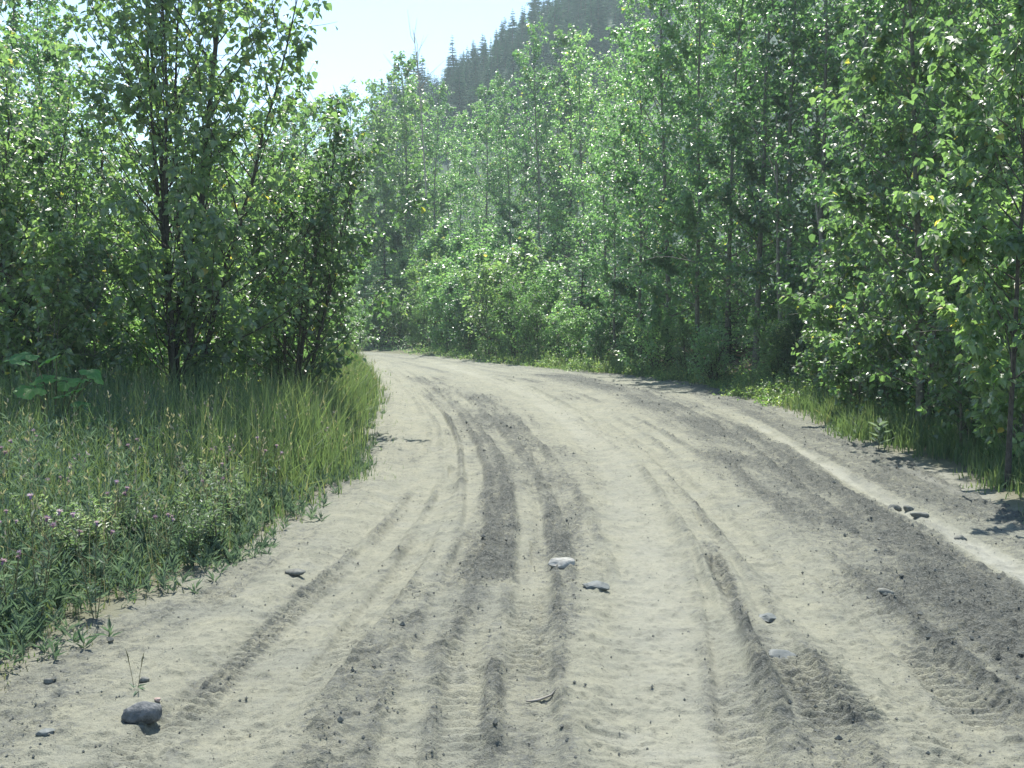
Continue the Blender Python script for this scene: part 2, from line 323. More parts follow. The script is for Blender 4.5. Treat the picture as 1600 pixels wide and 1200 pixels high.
# bank lines: the edge of a loose drift along the left track, and a second in the middle
for pts, am, wd in ((line((700, 735), (698, 690), (682, 650), (655, 615), (628, 592)), 0.075, 0.16), (line((828, 850), (822, 760), (800, 715), (770, 690)), 0.05, 0.14),
                (line((1080, 800), (1030, 740), (985, 690)), 0.05, 0.16), (line((1500, 1200), (1400, 1100), (1330, 1040)), 0.03, 0.14), (line((560, 1060), (470, 1130), (330, 1240)), 0.04, 0.16)):
    d, s, sg, L = polyd(x, y, pts); h += am * (smooth(-wd, wd * 0.15, sg) - smooth(wd * 0.15, 0.9, sg)) * (1 - smooth(0.9, 1.2, d))
# clods and crumbs where the earth is churned
cl = fbm(x, y, 9, 3, 41); cl2 = fbm(x, y, 26, 2, 43)
h += smooth(0.25, 0.8, churn_shade) * (0.020 * smooth(0.42, 0.75, cl) + 0.018 * smooth(0.46, 0.75, cl2) + 0.022 * (fbm(x, y, 38, 2, 47) - 0.5)) + 0.006 * smooth(0.66, 0.8, cl2)
dd = road_sd(x, y)
h += 0.02 * smooth(-0.9, -0.1, dd) * fbm(x, y, 3, 3, 51) - 0.12 * smooth(0.7, 1.5, dd)
ROAD_H = (ya, h.reshape(NR, NC))
def road_z(px_, py_):
    i = int(np.clip(np.searchsorted(ya, py_), 1, NR - 1)); xl = XL(py_) - 1.6; wd_ = XR(py_) - XL(py_) + 3.2
    j = int(np.clip((px_ - xl) / wd_ * (NC - 1), 0, NC - 1)); return float(ROAD_H[1][i, j])
def road_churn_shade(px_, py_):
    i = int(np.clip(np.searchsorted(ya, py_), 1, NR - 1)); xl = XL(py_) - 1.6; wd_ = XR(py_) - XL(py_) + 3.2
    j = int(np.clip((px_ - xl) / wd_ * (NC - 1), 0, NC - 1)); return float(churn_shade.reshape(NR, NC)[i, j])
i, j = np.meshgrid(np.arange(NR - 1), np.arange(NC - 1), indexing='ij'); a0 = (i * NC + j).ravel()
road = link('road', mesh_np('road', np.stack([x, y, h], 1), [np.stack([a0, a0 + 1, a0 + NC + 1, a0 + NC], 1)], {'churn_shade': churn_shade, 'whit': np.clip(whit, 0, 1)}, True), M['road'])
tag(road, 'pale dusty dirt road with tyre ruts and grey churned earth', None, None, 'structure')

def ground_z(x, y):
    d = road_sd(x, y); left = x < XL(y)
    edge = d + 0.35 * (fbm(x, y, 1.1, 3, 61) - 0.5)
    z = -0.12 + 0.15 * smooth(-0.35, 0.55, edge) + 0.10 * (fbm(x, y, 0.7, 3, 63) - 0.5) * smooth(0, 1.5, d)
    z = z + np.where(left, 0.20 * smooth(0.6, 4, d), 0.12 * smooth(0.8, 3, d) + 0.9 * smooth(2.5, 9, d) * smooth(18, 26, y))
    return z + 0.25 * (fbm(x, y, 0.15, 2, 67) - 0.5) * smooth(3, 10, d)
def axis(lo, hi, a, b_, fine, n):
    return np.unique(np.concatenate([np.linspace(lo, a, n, endpoint=False), np.arange(a, b_, fine), np.linspace(b_, hi, n)]))
gx = axis(-900, 900, -16, 14, 0.12, 24); gy = axis(-60, 1500, 2, 62, 0.16, 30)
XX, YY = np.meshgrid(gx, gy); x2, y2 = XX.ravel(), YY.ravel(); z2 = ground_z(x2, y2)
d2 = road_sd(x2, y2); bare = (1 - smooth(0.0, 0.7, d2 + 0.7 * (fbm(x2, y2, 1.6, 3, 71) - 0.5)))
a0 = (np.arange(len(gy) - 1)[:, None] * len(gx) + np.arange(len(gx) - 1)[None]).ravel(); n_ = len(gx)
gnd = link('ground', mesh_np('ground', np.stack([x2, y2, z2], 1), [np.stack([a0, a0 + 1, a0 + n_ + 1, a0 + n_], 1)], {'bare': bare}, True), M['soil'])
tag(gnd, 'weedy verge soil and forest floor either side of the road', None, None, 'structure')
def gz(x, y): return float(ground_z(np.array([float(x)]), np.array([float(y)]))[0])

# far hill with a ridge that climbs to the right
def hill_z(x, y):
    rid = np.interp(x, [-700, -180, -90, -36.6, -24.6, -12, -2.4, 6, 18.6, 49, 98, 400, 900], [3, 7, 18, 34, 40, 45.5, 52.5, 58.5, 66, 72, 74, 74, 74])
    return -3 + rid * smooth(90, 215, y) ** 0.85 * (1 - 0.35 * smooth(240, 900, y)) + 3 * (fbm(x, y, 0.02, 3, 81) - 0.5)
hx = np.concatenate([np.linspace(-900, -120, 24, endpoint=False), np.linspace(-120, 220, 70), np.linspace(230, 900, 20)]); hy = np.concatenate([np.linspace(88, 270, 70), np.linspace(280, 1200, 20)])
XX, YY = np.meshgrid(hx, hy); a0 = (np.arange(len(hy) - 1)[:, None] * len(hx) + np.arange(len(hx) - 1)[None]).ravel(); n_ = len(hx)
hill = link('hill', mesh_np('hill', np.stack([XX.ravel(), YY.ravel(), hill_z(XX.ravel(), YY.ravel())], 1), [np.stack([a0, a0 + 1, a0 + n_ + 1, a0 + n_], 1)], None, True), M['hill'])
tag(hill, 'wooded hillside rising to the right behind the trees', None, None, 'structure')

# ------------------------------------------------------------------ trees
def leaves_geo(P, D, N, S, fine, wid=0.40):
    """leaf blades: base P, direction D, normal N, length S"""
    n = len(P); D = norm(D); B = norm(np.cross(N, D)); N = np.cross(D, B); S = S[:, None]
    if fine:
        L1 = P + S * (0.22 * D + wid * B + 0.07 * N); L2 = P + S * (0.62 * D + wid * 0.72 * B + 0.08 * N)
        R1 = P + S * (0.22 * D - wid * B + 0.07 * N); R2 = P + S * (0.62 * D - wid * 0.72 * B + 0.08 * N)
        T = P + S * (1.0 * D - 0.10 * N)
        V = np.stack([P, L1, L2, T, R2, R1], 1).reshape(-1, 3); o = np.arange(n)[:, None] * 6
        F = np.concatenate([o + np.array([0, 3, 2, 1]), o + np.array([0, 5, 4, 3])]); return V, F, 6
    L = P + S * (0.38 * D + wid * B + 0.08 * N); Rr = P + S * (0.38 * D - wid * B + 0.08 * N); T = P + S * (D - 0.06 * N)
    V = np.stack([P, L, T, Rr], 1).reshape(-1, 3); o = np.arange(n)[:, None] * 4
    F = np.concatenate([o + np.array([0, 2, 1]), o + np.array([0, 3, 2])]); return V, F, 4

def gen_tree(seed, H, r0, cbase, spread, nbr, nleaf, leaf, fine=False, stems=1, lean=(0, 0), fan=0.0, low=68, up=28, prof=None, flat=0.62, wid=0.40, tw=(0.25, 0.6), hang=0.6):
    rng = np.random.default_rng(seed); wood = MB(); segs = []
    prof = prof or (lambda t: (0.35 + 0.65 * np.sin(np.clip((1 - t) * 1.25, 0, 1) * math.pi * 0.62)))
    for si in range(stems):
        az0 = rng.uniform(0, 6.28); f = fan * rng.uniform(0.4, 1) if si else fan * 0.25
        hs = H * (1 if si == 0 else rng.uniform(0.6, 0.95)); n = 12; t = np.linspace(0, 1, n)
        base = np.array([math.cos(az0), math.sin(az0), 0]) * (0.12 * (si > 0) * max(1, fan * 2))
        wv = rng.normal(0, 0.012 * hs, (n, 2)).cumsum(0) * t[:, None] * 0.6
        P = np.stack([base[0] + t ** 1.2 * (f * hs * math.cos(az0) + lean[0] * hs) + wv[:, 0],
                      base[1] + t ** 1.2 * (f * hs * math.sin(az0) + lean[1] * hs) + wv[:, 1], t * hs - 0.12 * (t == 0)], 1)
        rs = r0 * (1 if si == 0 else rng.uniform(0.5, 0.8)); rad = rs * (1 - 0.93 * t) ** 0.9 * (1 + 0.35 * np.exp(-t * 25))
        wood.tube(P, rad, 8 if fine else 6)
        at = lambda q: np.array([np.interp(q, t, P[:, c_]) for c_ in range(3)])
        nb = nbr if si == 0 else int(nbr * 0.7)
        for bi in range(nb):
            q = cbase + (0.985 - cbase) * (bi + rng.uniform(0, 1)) / nb; u_ = (q - cbase) / (1 - cbase)
            az = bi * 2.399 + rng.normal(0, 0.5) + si; L = spread * float(prof(u_)) * rng.uniform(0.55, 1.15)
            ang = math.radians(low + (up - low) * u_ + rng.normal(0, 8)); m_ = 6; sgn = np.linspace(0, 1, m_)
            d0 = np.array([math.cos(az) * math.sin(ang), math.sin(az) * math.sin(ang), math.cos(ang)])
            p0 = at(q); bend = rng.normal(0, 0.10, 3) + np.array([0, 0, 0.16])
            bp = p0 + L * (sgn[:, None] * d0 + (sgn ** 2)[:, None] * bend)
            br = max(0.004, 0.30 * rs * (1 - q) ** 0.7 + 0.003) * min(1, L / spread + 0.3)
            wood.tube(bp, br * (1 - 0.85 * sgn), 4)
            bw = float(np.exp(rng.normal(0, 0.75))); segs.append((bp[2], bp[4], 0.5, bw)); segs.append((bp[3], bp[5], 0.8, bw))
            for k_ in range(max(2, int(L * 5))):
                s_ = rng.uniform(0.15, 1); a_ = np.array([np.interp(s_, sgn, bp[:, c_]) for c_ in range(3)])
                dr = norm(d0 * 0.6 + rng.normal(0, 0.6, 3) + np.array([0, 0, 0.1])); l_ = rng.uniform(*tw) * (0.5 + 0.5 * min(1.5, L))
                e_ = a_ + dr * l_; segs.append((a_, e_, l_ * 1.6, bw))
                if fine and rng.random() < 0.7: wood.tube(np.stack([a_, (a_ + e_) / 2 + rng.normal(0, 0.015, 3), e_]), [0.005, 0.004, 0.002], 3)
    A = np.array([s[0] for s in segs]); E_ = np.array([s[1] for s in segs]); W = np.array([s[2] for s in segs]) * rng.uniform(0.3, 1.7, len(segs)) * np.array([s[3] for s in segs])
    pick = rng.choice(len(segs), nleaf, p=W / W.sum()); q = rng.random(nleaf)[:, None]
    sd_ = norm(E_[pick] - A[pick]); pet = norm(rng.normal(0, 1, (nleaf, 3)) + sd_ * 0.5)
    P = A[pick] + q * (E_[pick] - A[pick]) + pet * rng.uniform(0.01, 0.07, (nleaf, 1)) * (1 + leaf * 3)
    D = pet * np.array([1, 1, 0.5]) + np.array([0, 0, -hang]) + rng.normal(0, 0.25, (nleaf, 3))
    N = np.array([0, 0, flat]) + rng.normal(0, 0.55, (nleaf, 3)) + pet * 0.35
    S = leaf * rng.uniform(0.6, 1.25, nleaf); tint = np.clip(0.7 * rng.beta(2.2, 2.2, nleaf) + 0.3 * np.array([(hash((seed, int(v) // 9)) % 97) / 97 for v in pick]), 0, 1)
    tint = np.where(rng.random(nleaf) < 0.012, 1.0, tint * 0.92)
    return wood, (P, D, N, S, tint)

def crown_mesh(L, fine, wid=0.4, keep=None):
    P, D, N, S, t = L if keep is None else tuple(a[keep] for a in L)
    V, F, k_ = leaves_geo(P, D, N, S, fine, wid)
    return mesh_np('crown', V, [F], {'tint': np.repeat(t, k_)}, False)

def tree_proto(name, leafmat, bark, fine=False, wid=0.4, near=None, **kw):
    """an Empty with trunk and crown; near = (x, y, rotation, count): leaves on the camera's side become single leaf objects"""
    wood, L = gen_tree(fine=fine, wid=wid, **kw)
    root = link(name, None); link('trunk', wood.mesh('trunk'), M[bark], root)
    keep = None
    if near:
        px_, py_, rz, cnt = near; c_, s_ = math.cos(-rz), math.sin(-rz)
        v = np.array([-px_, -py_]); v = v / np.hypot(*v); vl = np.array([c_ * v[0] - s_ * v[1], s_ * v[0] + c_ * v[1]])
        sc = L[0][:, 0] * vl[0] + L[0][:, 1] * vl[1] + 4.0 * L[3] + 0.1 * np.sin(np.arange(len(L[0])) * 12.9898)
        zz = L[0][:, 2]; sc = np.where((zz > 0.6) & (zz < min(4.0, kw['H'] * 0.8)), sc, -9)
        idx = np.argsort(-sc)[:cnt]; keep = np.ones(len(sc), bool); keep[idx] = False
    cr = link('crown', crown_mesh(L, fine, wid, keep), M[leafmat], root); cr['kind'] = 'stuff'
    if near:
        single = []
        for q in range(3):
            V, F, k_ = leaves_geo(np.zeros((1, 3)), np.array([[1.0, 0, 0]]), np.array([[0, 0, 1.0]]), np.array([1.0]), True, wid)
            single.append(mesh_np('leaf', V, [F], {'tint': np.full(6, 0.3 + 0.25 * q)}, False)); single[-1].materials.append(M[leafmat])
        for q, i_ in enumerate(idx):
            d_ = norm(L[1][i_]); b_ = norm(np.cross(L[2][i_], d_)); n_ = np.cross(d_, b_)
            lf = link('leaf', single[q % 3], None, cr); s_ = float(L[3][i_])
            mt = Matrix(((d_[0] * s_, b_[0] * s_, n_[0] * s_, L[0][i_][0]), (d_[1] * s_, b_[1] * s_, n_[1] * s_, L[0][i_][1]), (d_[2] * s_, b_[2] * s_, n_[2] * s_, L[0][i_][2]), (0, 0, 0, 1)))
            lf.matrix_local = mt
    return root
used = set()
def place(proto, x, y, rz=0.0, s=1.0, label=None, cat='tree', group=None, z=None, tilt=0.0, sz=None):
    o = proto if proto.name not in used else copy_tree(proto)
    used.add(proto.name); used.add(o.name)
    o.location = (float(x), float(y), gz(x, y) - 0.03 if z is None else z); o.rotation_euler = (tilt, tilt * 0.5, rz); o.scale = (s, s, s if sz is None else sz)
    return tag(o, label, cat, group)

# --- near individuals
lx, ly = -4.6, 15.3
t = tree_proto('poplar_tree', 'poplar', 'bark_dark', fine=True, near=(lx, ly, 0.0, 140), seed=11, H=10.6, r0=0.056, cbase=0.06, spread=2.2, nbr=50, nleaf=16000, leaf=0.108, stems=6, lean=(0.085, 0.0), fan=0.19, low=58, up=26, flat=0.65)
place(t, lx, ly, 0, 1, 'tall dark-stemmed poplar leaning over the grassy left verge', 'tree').scale = (1, 0.62, 1)
t = tree_proto('poplar_sapling', 'poplar', 'bark_dark', fine=True, seed=12, H=4.6, r0=0.04, cbase=0.06, spread=1.5, nbr=34, nleaf=5200, leaf=0.10, stems=5, lean=(0.12, 0), fan=0.24, low=50, up=28)
place(t, -3.3, 16.6, 0, 1, 'bushy poplar sapling at the road side of the tall dark-stemmed poplar', 'tree')
rx_, ry_ = 4.95, 10.9
t = tree_proto('young_poplar', 'poplar', 'bark_dark', fine=True, near=(rx_, ry_, 1.0, 140), seed=21, H=6.6, r0=0.027, cbase=0.13, spread=1.25, nbr=52, nleaf=8800, leaf=0.095, stems=1, lean=(0.0, 0.0), low=60, up=28, hang=0.8)
place(t, rx_, ry_, 1.0, 1, 'young poplar with slim bare lower trunk nearest the camera on the right verge', 'tree')
t = tree_proto('young_poplar', 'poplar', 'bark_grey', fine=True, near=(5.9, 15.6, 0.4, 80), seed=22, H=8.2, r0=0.06, cbase=0.07, spread=1.9, nbr=56, nleaf=10500, leaf=0.11, stems=2, fan=0.05, low=62, up=28, hang=0.7)
place(t, 5.75, 15.4, 0.4, 1, 'leafy poplar behind the nearest right-hand poplar, foliage down to the grass', 'tree')
t = tree_proto('young_poplar', 'poplar', 'bark_grey', fine=True, seed=23, H=9.0, r0=0.06, cbase=0.08, spread=1.9, nbr=52, nleaf=9500, leaf=0.11, stems=2, fan=0.06, low=62, up=28, hang=0.6)
place(t, 7.6, 14.6, 2.0, 1, 'poplar cut off by the right frame edge behind the nearest poplar', 'tree')
# --- shared kinds
ASP = [tree_proto('aspen_tree', ['aspen', 'aspen', 'poplar', 'aspen', 'willow'][q], 'bark_grey', seed=31 + q, H=H_, r0=0.075, cbase=cb, spread=sp, nbr=nb, nleaf=nl, leaf=[0.11, 0.115, 0.15, 0.10, 0.125][q], flat=0.65, low=70, up=28, stems=st, fan=0.05)
       for q, (H_, cb, sp, nb, nl, st) in enumerate([(12, 0.08, 2.0, 60, 9500, 1), (13, 0.14, 2.2, 60, 9500, 1), (11, 0.05, 2.0, 44, 9500, 2), (12.5, 0.12, 1.9, 60, 8500, 1), (10, 0.04, 1.9, 44, 9000, 2)])]
POP = [tree_proto('poplar_tree', 'poplar', 'bark_dark', seed=51 + q, H=H_, r0=0.07, cbase=0.07, spread=1.8, nbr=46, nleaf=5400, leaf=0.11, flat=0.65, low=58, up=28, stems=3, fan=0.12) for q, H_ in enumerate([7.5, 6.5])]
BUSH = [tree_proto('leafy_bush', mt_, 'bark_dark', seed=61 + q, H=H_, r0=0.02, cbase=0.04, spread=0.8, nbr=18, nleaf=nl, leaf=lf, stems=6, fan=0.34, low=52, up=24, wid=wd, tw=(0.15, 0.35), hang=0.3)
        for q, (mt_, H_, nl, lf, wd) in enumerate([('aspen', 2.2, 5200, 0.075, 0.4), ('poplar', 1.7, 3600, 0.075, 0.38), ('willow', 2.0, 5600, 0.075, 0.2), ('aspen', 1.1, 2600, 0.06, 0.42)])]
rr = random.Random(5)
def asp(x, y, Ht, k=None, label=None, group=None):
    k = rr.randrange(5) if k is None else k; p = ASP[k]; H0 = [12, 13, 11, 12.5, 10][k]
    return place(p, x, y, rr.uniform(0, 6.28), Ht / H0, label, 'tree', group)
BEND = 'aspen in the stand facing the camera beyond the road bend'
for px, d, py in [(560, 62, 165), (600, 60, 150), (640, 58, 110), (675, 57, 125), (720, 60, 165), (590, 68, 150), (530, 66, 170), (500, 60, 175), (660, 66, 135), (745, 64, 150),
                  (760, 52, 130), (800, 50, 115), (845, 47, 40), (890, 50, 55), (820, 60, 75), (915, 44, 60), (780, 58, 120), (700, 70, 150), (870, 58, 50), (640, 72, 140), (470, 70, 180), (440, 64, 190)]:
    d *= 1.22; asp(X(px, d), d, Z(py + (42 if px > 655 else 12), d), None, BEND, 'aspens beyond the road bend')
RIGHT = 'tall aspen in the dense stand above the right verge'
for px, d, Ht in [(960, 38, 9.4), (1000, 36, 11), (1045, 33, 14), (1090, 31, 13.5), (1135, 30, 13), (1180, 28, 13.5), (1230, 27, 13), (1280, 25, 12), (1330, 23, 12), (945, 44, 11.5), (1010, 42, 13.5), (1080, 38, 15),
                  (1150, 36, 15), (1210, 34, 15), (1270, 31, 14), (1340, 28, 13), (1410, 25, 12.5), (1480, 23, 12), (1550, 21, 12), (1400, 20.5, 10.5), (1600, 19, 11), (1480, 18.5, 9.5), (1380, 32, 15), (1470, 29, 14), (1560, 26, 14), (1640, 23, 13), (985, 50, 13.5), (1110, 45, 16)]:
    asp(X(px, d), d, Ht, [0, 1, 3][rr.randrange(3)] if 940 < px < 1300 else None, RIGHT, 'aspens above the right verge')
LEFT = 'aspen in the thicket behind the tall dark-stemmed poplar'
for px, d, py in [(20, 22, -60), (75, 20, 20), (115, 24, 40), (-40, 19, -60), (190, 34, 175), (290, 40, 190), (400, 46, 190), (60, 30, 0), (480, 48, 178)]:
    asp(X(px, d), d, max(4.5, Z(py, d)), None, LEFT, 'aspens behind the left verge')
LP = 'bushy poplar in the row along the left verge toward the bend'
for px, d, Ht in [(90, 15.5, 4.6), (20, 14.5, 4.8), (160, 18, 5.2), (225, 21, 4.8), (350, 23, 5.6), (430, 27, 6.4), (470, 32, 7.0), (500, 38, 7.4), (405, 20, 4.6), (455, 24, 4.8), (490, 30, 5.2), (-30, 16, 5.5), (525, 46, 6)]:
    k_ = rr.randrange(2); place(POP[k_], X(px, d), d, rr.uniform(0, 6.28), Ht / [7.5, 6.5][k_], LP, 'tree', 'poplars along the left verge')
# bushes and saplings at the feet of the trees
BB = 'sunlit leafy sapling bush at the outer edge of the road bend'
for px, d, Ht in [(665, 56, 2.6), (700, 53, 3.6), (735, 50, 3.4), (690, 58, 4.2), (770, 47, 3.8), (805, 44, 3.4), (840, 42, 3.0), (720, 55, 4.4), (620, 60, 3.0), (585, 61, 2.6), (555, 60, 2.4), (870, 41, 2.2), (900, 39, 2.0), (930, 37, 1.7), (790, 50, 4.6), (645, 60, 2.2), (750, 54, 4.6), (600, 64, 3), (675, 61, 5.5), (705, 62, 6.0), (760, 57, 5.5), (820, 47, 4.4), (860, 45, 3.6), (575, 66, 4.5), (630, 66, 4.5)]:
    k_ = [0, 2, 0, 2, 1][rr.randrange(5)]; place(BUSH[k_], X(px, d), d, rr.uniform(0, 6.28), Ht / [2.2, 1.7, 2.0, 1.1][k_], BB, 'bush', 'bushes at the road bend')
RB = 'low leafy bush in the shade under the right-hand aspens'
for px, d, Ht in [(985, 36, 1.6), (1030, 33, 1.7), (1075, 31, 1.5), (1120, 28, 1.3), (1250, 24, 1.8), (1300, 21, 1.5), (1350, 19.5, 1.6), (1400, 18, 1.3), (1480, 15.5, 1.2), (1500, 18, 1.5), (1010, 39, 2.3), (1100, 35, 2.2), (1170, 31, 2.2), (1240, 29, 2.4), (1580, 14, 1.2), (1590, 17, 2.0), (950, 41, 2.4), (1060, 40, 2.6), (1140, 37, 2.4), (1310, 26, 2.6)]:
    k_ = [0, 1, 3][rr.randrange(3)]; place(BUSH[k_], X(px, d), d, rr.uniform(0, 6.28), Ht / [2.2, 1.7, 2.0, 1.1][k_], RB, 'bush', 'bushes under the right-hand aspens')
LB = 'leafy bush in the tangle at the foot of the left poplars'
for px, d, Ht in [(120, 14.5, 1.4), (180, 15.5, 1.5), (370, 17.5, 1.6), (440, 22, 1.8), (470, 26, 2.0), (230, 16.5, 1.6), (495, 34, 2.4), (60, 16, 2.0), (530, 44, 2.2), (545, 52, 2.2)]:
    k_ = [0, 1][rr.randrange(2)]; place(BUSH[k_], X(px, d), d, rr.uniform(0, 6.28), Ht / [2.2, 1.7, 2.0, 1.1][k_], LB, 'bush', 'bushes at the foot of the left poplars')
p_ = G(1195, 622); place(BUSH[2], p_[0] + 0.5, p_[1] + 0.3, 0.4, 0.92, 'rounded grey-green narrow-leaved willow bush on the right verge', 'bush')

SAP = tree_proto('poplar_sapling', 'poplar', 'bark_grey', fine=True, seed=24, H=3.2, r0=0.022, cbase=0.05, spread=0.8, nbr=30, nleaf=2300, leaf=0.105, stems=3, fan=0.14, low=60, up=28, hang=0.6)
for px, d, Ht, lb in [(1505, 13.2, 2.8, 'slender leafy sapling between the two nearest right-hand poplars'), (1600, 12.0, 3.0, 'leafy sapling at the right frame edge beside the slim trunk'), (1345, 18.2, 3.4, 'slender sapling left of the leafy right-hand poplar'), (1395, 16.6, 2.4, 'short sapling in the grass in front of the leafy right-hand poplar'), (1300, 21, 3.4, 'sapling at the right verge just beyond the willow bush'), (1540, 15.5, 3.6, 'taller sapling behind the slim right-hand trunk')]:
    place(SAP, X(px, d), d, px * 0.1, Ht / 3.2, lb, 'tree')
LSAP = 'leafy poplar sapling filling the lower left thicket above the grass'
for px, d, Ht in [(60, 13.6, 2.6), (150, 14.2, 2.4), (345, 15.6, 2.8), (430, 18, 3.0), (10, 14, 3.2), (465, 21, 3.2)]: place(SAP, X(px, d), d, px * 0.1, Ht / 3.2, LSAP, 'tree', 'saplings of the left thicket')
# --- conifers
def gen_conifer(seed, H, r, levels, per, near):
    rng = np.random.default_rng(seed); wood = MB(); nd = MB()
    wood.tube([[0, 0, -0.2], [0.02 * H, 0, H * 0.5], [0, 0, H]], [0.016 * H, 0.009 * H, 0.001 * H], 6)
    for li in range(levels):
        f = (li + rng.uniform(0, 0.6)) / levels; z = H * (0.06 + 0.93 * f); L = r * (1 - f) ** 0.85 * rng.uniform(0.75, 1.15) + 0.02 * H * 0.5
        for k_ in range(per):
            az = rng.uniform(0, 6.28); l = L * rng.uniform(0.6, 1.15); dr = np.array([math.cos(az), math.sin(az), 0]); sdv = np.array([-dr[1], dr[0], 0])
            dip = 0.10 - 0.45 * (1 - f); p0 = np.array([0, 0, z]); tip = p0 + l * (dr + np.array([0, 0, dip])); mid = p0 + l * 0.55 * (dr + np.array([0, 0, dip * 1.25])) 
            if near: wood.tube([p0, mid, tip], [0.012, 0.008, 0.003], 3)
            m_ = 13 if near else 4
            for q in range(m_):
                u_ = (q + 0.6) / m_; c_ = p0 + (tip - p0) * u_ + np.array([0, 0, dip * 0.3 * l * u_ * (1 - u_)]); wl = l * (0.34 if near else 0.55) * (1.15 - u_) + 0.03 * l
                for sg in (-1, 1):
                    e_ = c_ + wl * (0.75 * sg * sdv + 0.75 * dr) + np.array([0, 0, -0.22 * wl + rng.normal(0, 0.05 * wl)]); wv = (0.16 if near else 0.55) * wl
                    nd.add([c_ - dr * wv * 0.5, c_ + dr * wv * 0.5 + np.array([0, 0, 0.1 * wv]), e_], f3=[[0, 1, 2]], t=rng.random())
                    if near:
                        g_ = (c_ + e_) / 2
                        for sg2 in (-1, 1): nd.add([g_, g_ + norm(e_ - c_) * wv * 0.8, g_ + norm(e_ - c_) * wl * 0.5 + sg2 * dr * wl * 0.3 + np.array([0, 0, -0.05 * wl])], f3=[[0, 1, 2]], t=rng.random())
            nd.add([tip - dr * l * 0.3 - sdv * l * 0.06, tip - dr * l * 0.3 + sdv * l * 0.06, tip + dr * l * 0.1], f3=[[0, 1, 2]], t=rng.random())
    return wood, nd
def conifer_proto(name, seed, H, r, levels, per, near):
    wd_, nd = gen_conifer(seed, H, r, levels, per, near); root = link(name, None)
    link('trunk', wd_.mesh('trunk'), M['bark_dark'], root); c_ = link('crown', nd.mesh('crown', False), M['needle'], root); c_['kind'] = 'stuff'; return root
FAR = [conifer_proto('spruce_tree', 71 + q, 14, r_, 26, 10, False) for q, r_ in enumerate([3.6, 3.0, 4.0])]
cand = []
rng = np.random.default_rng(9)
for yy in np.arange(150, 216, 4.4):
    for px in np.arange(600, 1040, 21 * 180 / yy):
        x0 = X(px + rng.uniform(-9, 9), yy); y0 = yy + rng.uniform(-2, 2); z0 = float(hill_z(np.array([x0]), np.array([y0]))[0]); Ht = rng.uniform(5.5, 8.5) * (1.35 if rng.random() < 0.12 else 1)
        top = 500 - (z0 + Ht - CAM_Z) / y0 * FPX; low_ = np.interp(px, [500, 600, 700, 800, 1000, 1100], [175, 165, 150, 140, 130, 110])
        if top < low_ and 500 - (z0 - CAM_Z) / y0 * FPX > -25: cand.append((x0, y0, z0, Ht))
cand = sorted(cand, key=lambda c: -c[1])[:290]; pass
for q, (x0, y0, z0, Ht) in enumerate(cand):
    place(FAR[q % 3], x0, y0, rng.uniform(0, 6.28), Ht / 14, 'dark spruce in the conifer wood on the far hillside', 'tree', 'spruces on the far hillside', z=z0 - 0.3)
NEAR = conifer_proto('young_spruce', 81, 4.2, 1.15, 24, 8, True)
for px, d, Ht, lb in [(912, 41, 4.6, 'young spruce in the shade behind the sunlit saplings, nearest the bend'), (1140, 30, 2.6, 'small dark spruce under the aspens left of the willow bush'), (985, 41, 5.2, 'taller young spruce among the shaded aspen trunks'), (600, 63, 6.5, 'dark spruce at the end of the visible road')]:
    place(NEAR, X(px, d), d, d, Ht / 4.2, lb, 'tree')

# --- dead wood
def limb(name, pts, r, mat, label, cat, twigs=0, seed=1):
    rng = np.random.default_rng(seed); mb = MB(); P = np.asarray(pts, float); n = 9; t = np.linspace(0, 1, n); kk = np.linspace(0, 1, len(P))
    Q = np.stack([np.interp(t, kk, P[:, c_]) for c_ in range(3)], 1); Q[1:-1] = 0.5 * Q[1:-1] + 0.25 * (Q[2:] + Q[:-2]); mb.tube(Q, r * (1 - 0.8 * t), 6)
    root = link(name, mb.mesh(name), M[mat])
    L = np.linalg.norm(P[-1] - P[0])
    for k_ in range(twigs):
        tb = MB(); a = Q[rng.integers(2, n - 1)]; d_ = norm(norm(P[-1] - P[0]) + rng.normal(0, 0.7, 3)); l = L * rng.uniform(0.1, 0.25)
        tb.tube([a, a + d_ * l * 0.5 + rng.normal(0, 0.02 * L, 3), a + d_ * l], [r * 0.35, r * 0.25, r * 0.08], 4); link('twig', tb.mesh('twig'), M[mat], root)
    return tag(root, label, cat)
def W(px, py, d): return np.array([X(px, d), d, Z(py, d)])
limb('leaning_trunk', [W(1300, 530, 24.5), W(1282, 380, 24.5), W(1262, 270, 24.5), W(1248, 190, 24.5)], 0.05, 'bark_dead', 'pale bare trunk leaning left in the shade of the right-hand aspens', 'dead tree', 3, 3)
limb('bare_trunk', [W(1222, 540, 25), W(1214, 440, 25), W(1212, 330, 25), W(1208, 180, 25)], 0.06, 'bark_grey', 'upright grey trunk showing in the dark gap under the aspens', 'tree', 2, 4)
limb('fallen_branch', [W(1085, 410, 27), W(1030, 398, 27), W(990, 414, 27), W(945, 445, 27)], 0.012, 'bark_grey', 'thin bare arching branch in the dark gap at the forest edge', 'branch', 4, 5)
limb('dead_treetop', [W(668, 320, 57.5), W(660, 180, 57.5), W(655, 110, 57.5), W(648, 55, 57.5)], 0.05, 'bark_dead', 'bare grey dead treetop against the sky above the bend', 'dead tree', 16, 6)

